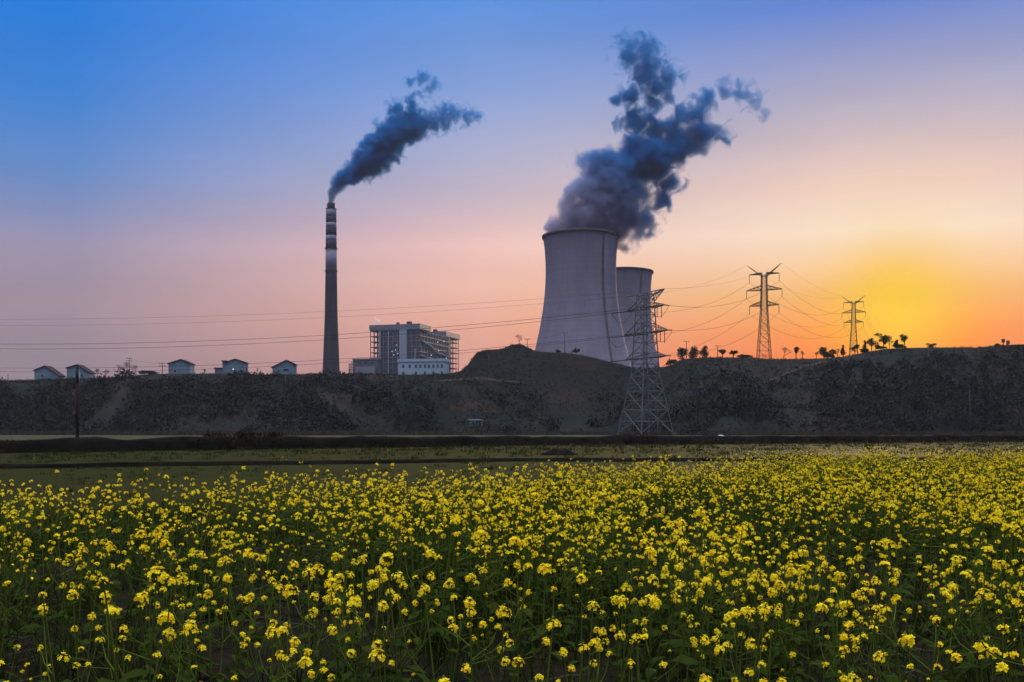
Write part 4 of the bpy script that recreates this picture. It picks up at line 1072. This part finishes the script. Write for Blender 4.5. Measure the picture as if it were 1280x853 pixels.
def vol_mat(name, dens, c_near, c_far, d0, d1, cols, balls, nscale, amp, soft, step, fade=(9e9, 9e9+1, 1.0)):
    m = bpy.data.materials.new(name); m.use_nodes = True; t = m.node_tree; t.nodes.remove(t.nodes['Principled BSDF'])
    def n_(ty, **kw):
        q = t.nodes.new(ty)
        for k, x in kw.items(): setattr(q, k, x)
        return q
    def ma(op, a, b=None, c=None):
        q = n_('ShaderNodeMath', operation=op)
        for i_, x in enumerate((a, b, c)):
            if x is None: continue
            if isinstance(x, (int, float)): q.inputs[i_].default_value = x
            else: t.links.new(x, q.inputs[i_])
        return q.outputs[0]
    def rng_(v, a, b, c=0.0, d=1.0, sm=True):
        q = n_('ShaderNodeMapRange'); q.interpolation_type = 'SMOOTHSTEP' if sm else 'LINEAR'
        for k, x in zip(('From Min','From Max','To Min','To Max'), (a, b, c, d)): q.inputs[k].default_value = x
        t.links.new(v, q.inputs['Value']); return q.outputs[0]
    v = n_('ShaderNodeVolumePrincipled'); v.inputs['Absorption Color'].default_value = (0,0,0,1); v.inputs['Anisotropy'].default_value = .1
    tcn = n_('ShaderNodeTexCoord'); pos = tcn.outputs['Object']
    ln = n_('ShaderNodeVectorMath', operation='LENGTH'); t.links.new(pos, ln.inputs[0]); dist = ln.outputs['Value']
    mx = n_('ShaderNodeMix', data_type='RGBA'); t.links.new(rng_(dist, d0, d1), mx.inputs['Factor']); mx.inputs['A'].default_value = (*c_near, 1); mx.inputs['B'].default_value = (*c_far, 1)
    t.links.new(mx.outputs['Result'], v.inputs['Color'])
    # turbulence: a coarse warp, then billows
    wn = n_('ShaderNodeTexNoise'); wn.inputs['Scale'].default_value = nscale*.55; wn.inputs['Detail'].default_value = 2; t.links.new(pos, wn.inputs['Vector'])
    wo_ = n_('ShaderNodeVectorMath', operation='MULTIPLY_ADD'); t.links.new(wn.outputs['Color'], wo_.inputs[0]); wo_.inputs[1].default_value = (.55/nscale,)*3
    of = n_('ShaderNodeVectorMath', operation='SUBTRACT'); t.links.new(pos, of.inputs[0]); of.inputs[1].default_value = (.275/nscale,)*3
    t.links.new(of.outputs[0], wo_.inputs[2]); wp = wo_.outputs[0]
    nz = n_('ShaderNodeTexNoise'); nz.inputs['Scale'].default_value = nscale; nz.inputs['Detail'].default_value = 6; nz.inputs['Roughness'].default_value = .58; t.links.new(wp, nz.inputs['Vector'])
    sp = n_('ShaderNodeSeparateXYZ'); t.links.new(pos, sp.inputs[0]); X_, Y_, Z_ = sp.outputs
    best = None
    for (a, u0, u1, prof, o) in cols:
        xx = ma('SUBTRACT', X_, o[0]) if o[0] else X_; zz = ma('SUBTRACT', Z_, o[1]) if o[1] else Z_
        u = ma('ADD', ma('MULTIPLY', xx, a[0]), ma('MULTIPLY', zz, a[1])); vv = ma('ADD', ma('MULTIPLY', xx, -a[1]), ma('MULTIPLY', zz, a[0]))
        cr = n_('ShaderNodeValToRGB'); e = cr.color_ramp.elements; K = 60.0
        while len(e) > 1: e.remove(e[-1])
        pr = [(u0, prof[0][1], prof[0][2]*.35)]+list(prof)+[(u1, prof[-1][1], prof[-1][2]*.15)]
        for k, (pu, pc, pR) in enumerate(pr):
            el = e[0] if k == 0 else e.new((pu-u0)/(u1-u0))
            if k == 0: el.position = 0
            el.color = (pR/K, (pc+K)/(2*K), 0, 1)
        t.links.new(rng_(u, u0, u1, 0, 1, False), cr.inputs[0])
        sc2 = n_('ShaderNodeSeparateColor'); t.links.new(cr.outputs[0], sc2.inputs[0])
        c = ma('MULTIPLY_ADD', sc2.outputs[1], 2*K, -K); Rr = ma('MULTIPLY', sc2.outputs[0], K)
        dv = ma('SUBTRACT', vv, c); d = ma('DIVIDE', ma('SQRT', ma('ADD', ma('MULTIPLY', dv, dv), ma('MULTIPLY', Y_, Y_))), ma('MAXIMUM', Rr, .05))
        f = ma('SUBTRACT', 1.0, d)
        best = f if best is None else ma('MAXIMUM', best, f)
    bb = None
    for (bx, bz, br) in balls:
        ds = n_('ShaderNodeVectorMath', operation='DISTANCE'); t.links.new(wp, ds.inputs[0]); ds.inputs[1].default_value = (bx, 0, bz)
        fb = ma('MULTIPLY_ADD', ds.outputs['Value'], -1.0/br, 1.0); bb = fb if bb is None else ma('MAXIMUM', bb, fb)
    f = ma('ADD', best, ma('MULTIPLY', ma('SUBTRACT', nz.outputs[0], .5), amp))
    if bb is not None:
        n2 = n_('ShaderNodeTexNoise'); n2.inputs['Scale'].default_value = nscale*1.7; n2.inputs['Detail'].default_value = 5; n2.inputs['Roughness'].default_value = .6; n2.inputs['Distortion'].default_value = .6; t.links.new(wp, n2.inputs['Vector'])
        f = ma('MAXIMUM', f, ma('ADD', ma('SUBTRACT', bb, .22), ma('MULTIPLY', ma('SUBTRACT', n2.outputs[0], .5), 3.4)))
    dn = ma('MULTIPLY', rng_(f, .0, soft), dens)
    if fade[2] < 1: dn = ma('MULTIPLY', dn, rng_(dist, fade[0], fade[1], 1.0, fade[2]))
    t.links.new(dn, v.inputs['Density'])
    t.links.new(v.outputs[0], t.nodes['Material Output'].inputs['Volume'])
    m.cycles.volume_step_rate = step
    return m
def plume(name, puffs, D, m, label, cat, vox, amp, seed, grow=1.32):
    rr = random.Random(seed); s = D/F; org = P(puffs[0][0], puffs[0][1], D)
    ico = bmesh.new(); bmesh.ops.create_icosphere(ico, subdivisions=3, radius=1.0)
    iv = [v.co.copy() for v in ico.verts]; fi = [[v.index for v in f.verts] for f in ico.faces]; ico.free()
    vs, fs = [], []
    for (x, y, r) in puffs:
        c = P(x, y, D)-org; R_ = r*s*grow+amp*.5; o_ = len(vs)
        vs.extend([c+q*R_ for q in iv]); fs.extend([[k+o_ for k in f] for f in fi])
    me = bpy.data.meshes.new('tmp'); me.from_pydata(vs, [], fs); me.update()
    o = bpy.data.objects.new('tmp', me); COL.objects.link(o)
    md = o.modifiers.new('r', 'REMESH'); md.mode = 'VOXEL'; md.voxel_size = vox
    dg = bpy.context.evaluated_depsgraph_get(); me2 = bpy.data.meshes.new_from_object(o.evaluated_get(dg)); bpy.data.objects.remove(o); me2.name = name
    nrm = [v.normal.copy() for v in me2.vertices]
    for i, v in enumerate(me2.vertices): v.co = v.co+nrm[i]*amp*mnoise.fractal(v.co*(1/(amp*3)), .9, 2, 3)
    me2.materials.clear(); me2.materials.append(m)
    o = bpy.data.objects.new(name, me2); COL.objects.link(o); o.location = org
    return tag(o, label, cat)
BODY = [(727,292,20),(750,290,22),(700,290,18),(772,288,18),(790,298,16),(705,272,15),(735,268,28),(760,265,28),(716,255,19),(735,245,29),(757,248,33),(778,255,27),(800,272,16),(745,222,30),(765,225,31),(752,203,21),(775,205,25),(795,215,29),(815,205,28),(800,186,25),(830,192,27),(845,182,25),(866,174,22),(880,170,19),(893,165,14)]
BALLS = [(693,283,17),(706,281,20),(764,283,20),(722,283,18),(798,155,28),(822,166,24),(846,158,22),(835,120,16),(850,140,15),(818,132,17),(868,142,24),(884,124,21),(906,114,20),(928,113,21),(944,126,18),(956,143,12),(836,228,22),(828,252,21),(816,280,16),(788,64,30),(806,66,26),(808,84,31),(834,95,26),(814,108,28),(788,120,22),(770,127,14),(905,168,18)]
def loc_balls(b, o, D): q = D/F; return [((x-o[0])*q, (o[1]-y)*q, r*q) for x, y, r in b]
def hull(b): return [(x, y, r*.86) for x, y, r in b]
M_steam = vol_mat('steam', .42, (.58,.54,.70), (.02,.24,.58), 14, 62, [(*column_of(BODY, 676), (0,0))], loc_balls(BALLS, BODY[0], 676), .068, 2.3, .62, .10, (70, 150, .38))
plume('steam_plume', BODY+hull(BALLS), 676, M_steam, 'huge billowing steam cloud rising from the taller cooling tower', 'steam cloud', 1.3, 2.2, 4)
COLUMN = [(414,256,4.4),(414,250,5),(414,244,6.5),(417,237,9.5),(424,229,12.5),(435,221,15.5),(447,213,19),(459,203,22),(470,192,26),(482,182,25),(480,166,17),(491,170,25),(503,165,24),(515,166,17),(526,158,15)]
CB = [(495,136,17),(513,128,13),(524,118,9),(515,144,21),(530,152,20),(543,153,21),(555,146,22),(570,145,18),(585,145,18),(597,146,11),(500,160,22),(512,101,11),(528,96,14),(543,105,13),(535,112,10)]
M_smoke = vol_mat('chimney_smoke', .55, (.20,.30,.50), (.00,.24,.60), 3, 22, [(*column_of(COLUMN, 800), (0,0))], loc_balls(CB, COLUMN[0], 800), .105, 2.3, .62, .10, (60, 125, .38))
plume('smoke_plume', COLUMN+hull(CB), 800, M_smoke, 'dark slanting smoke plume drifting from the chimney mouth', 'smoke', .9, 1.5, 9)
PF = [(471,403,1.6),(471,401,2.4),(474,401,1.8),(469,398.5,1.6)]
plume('steam_puff', PF, 805, vol_mat('white_steam', .6, (.9,.9,.95), (.9,.9,.95), 1, 5, [(*column_of(PF, 805, 5), (0,0))], [], .5, 1.4, .5, .6), 'tiny white steam puff above the boiler house roof', 'steam cloud', .3, .4, 2)

# ---------------------------------------------------------------- dusk haze
def haze():
    m = MB(); m.box((-1500,-60,-6), (1500,1500,330))
    mt = bpy.data.materials.new('haze'); mt.use_nodes = True; t = mt.node_tree; t.nodes.remove(t.nodes['Principled BSDF'])
    v = t.nodes.new('ShaderNodeVolumePrincipled'); v.inputs['Color'].default_value = (.86,.88,1,1); v.inputs['Density'].default_value = 0.00005; v.inputs['Anisotropy'].default_value = .0
    t.links.new(v.outputs[0], t.nodes['Material Output'].inputs['Volume'])
    o = m.build('haze', mt); o['kind'] = 'stuff'; tag(o, 'pale dusk haze hanging in the air', 'haze')
haze()
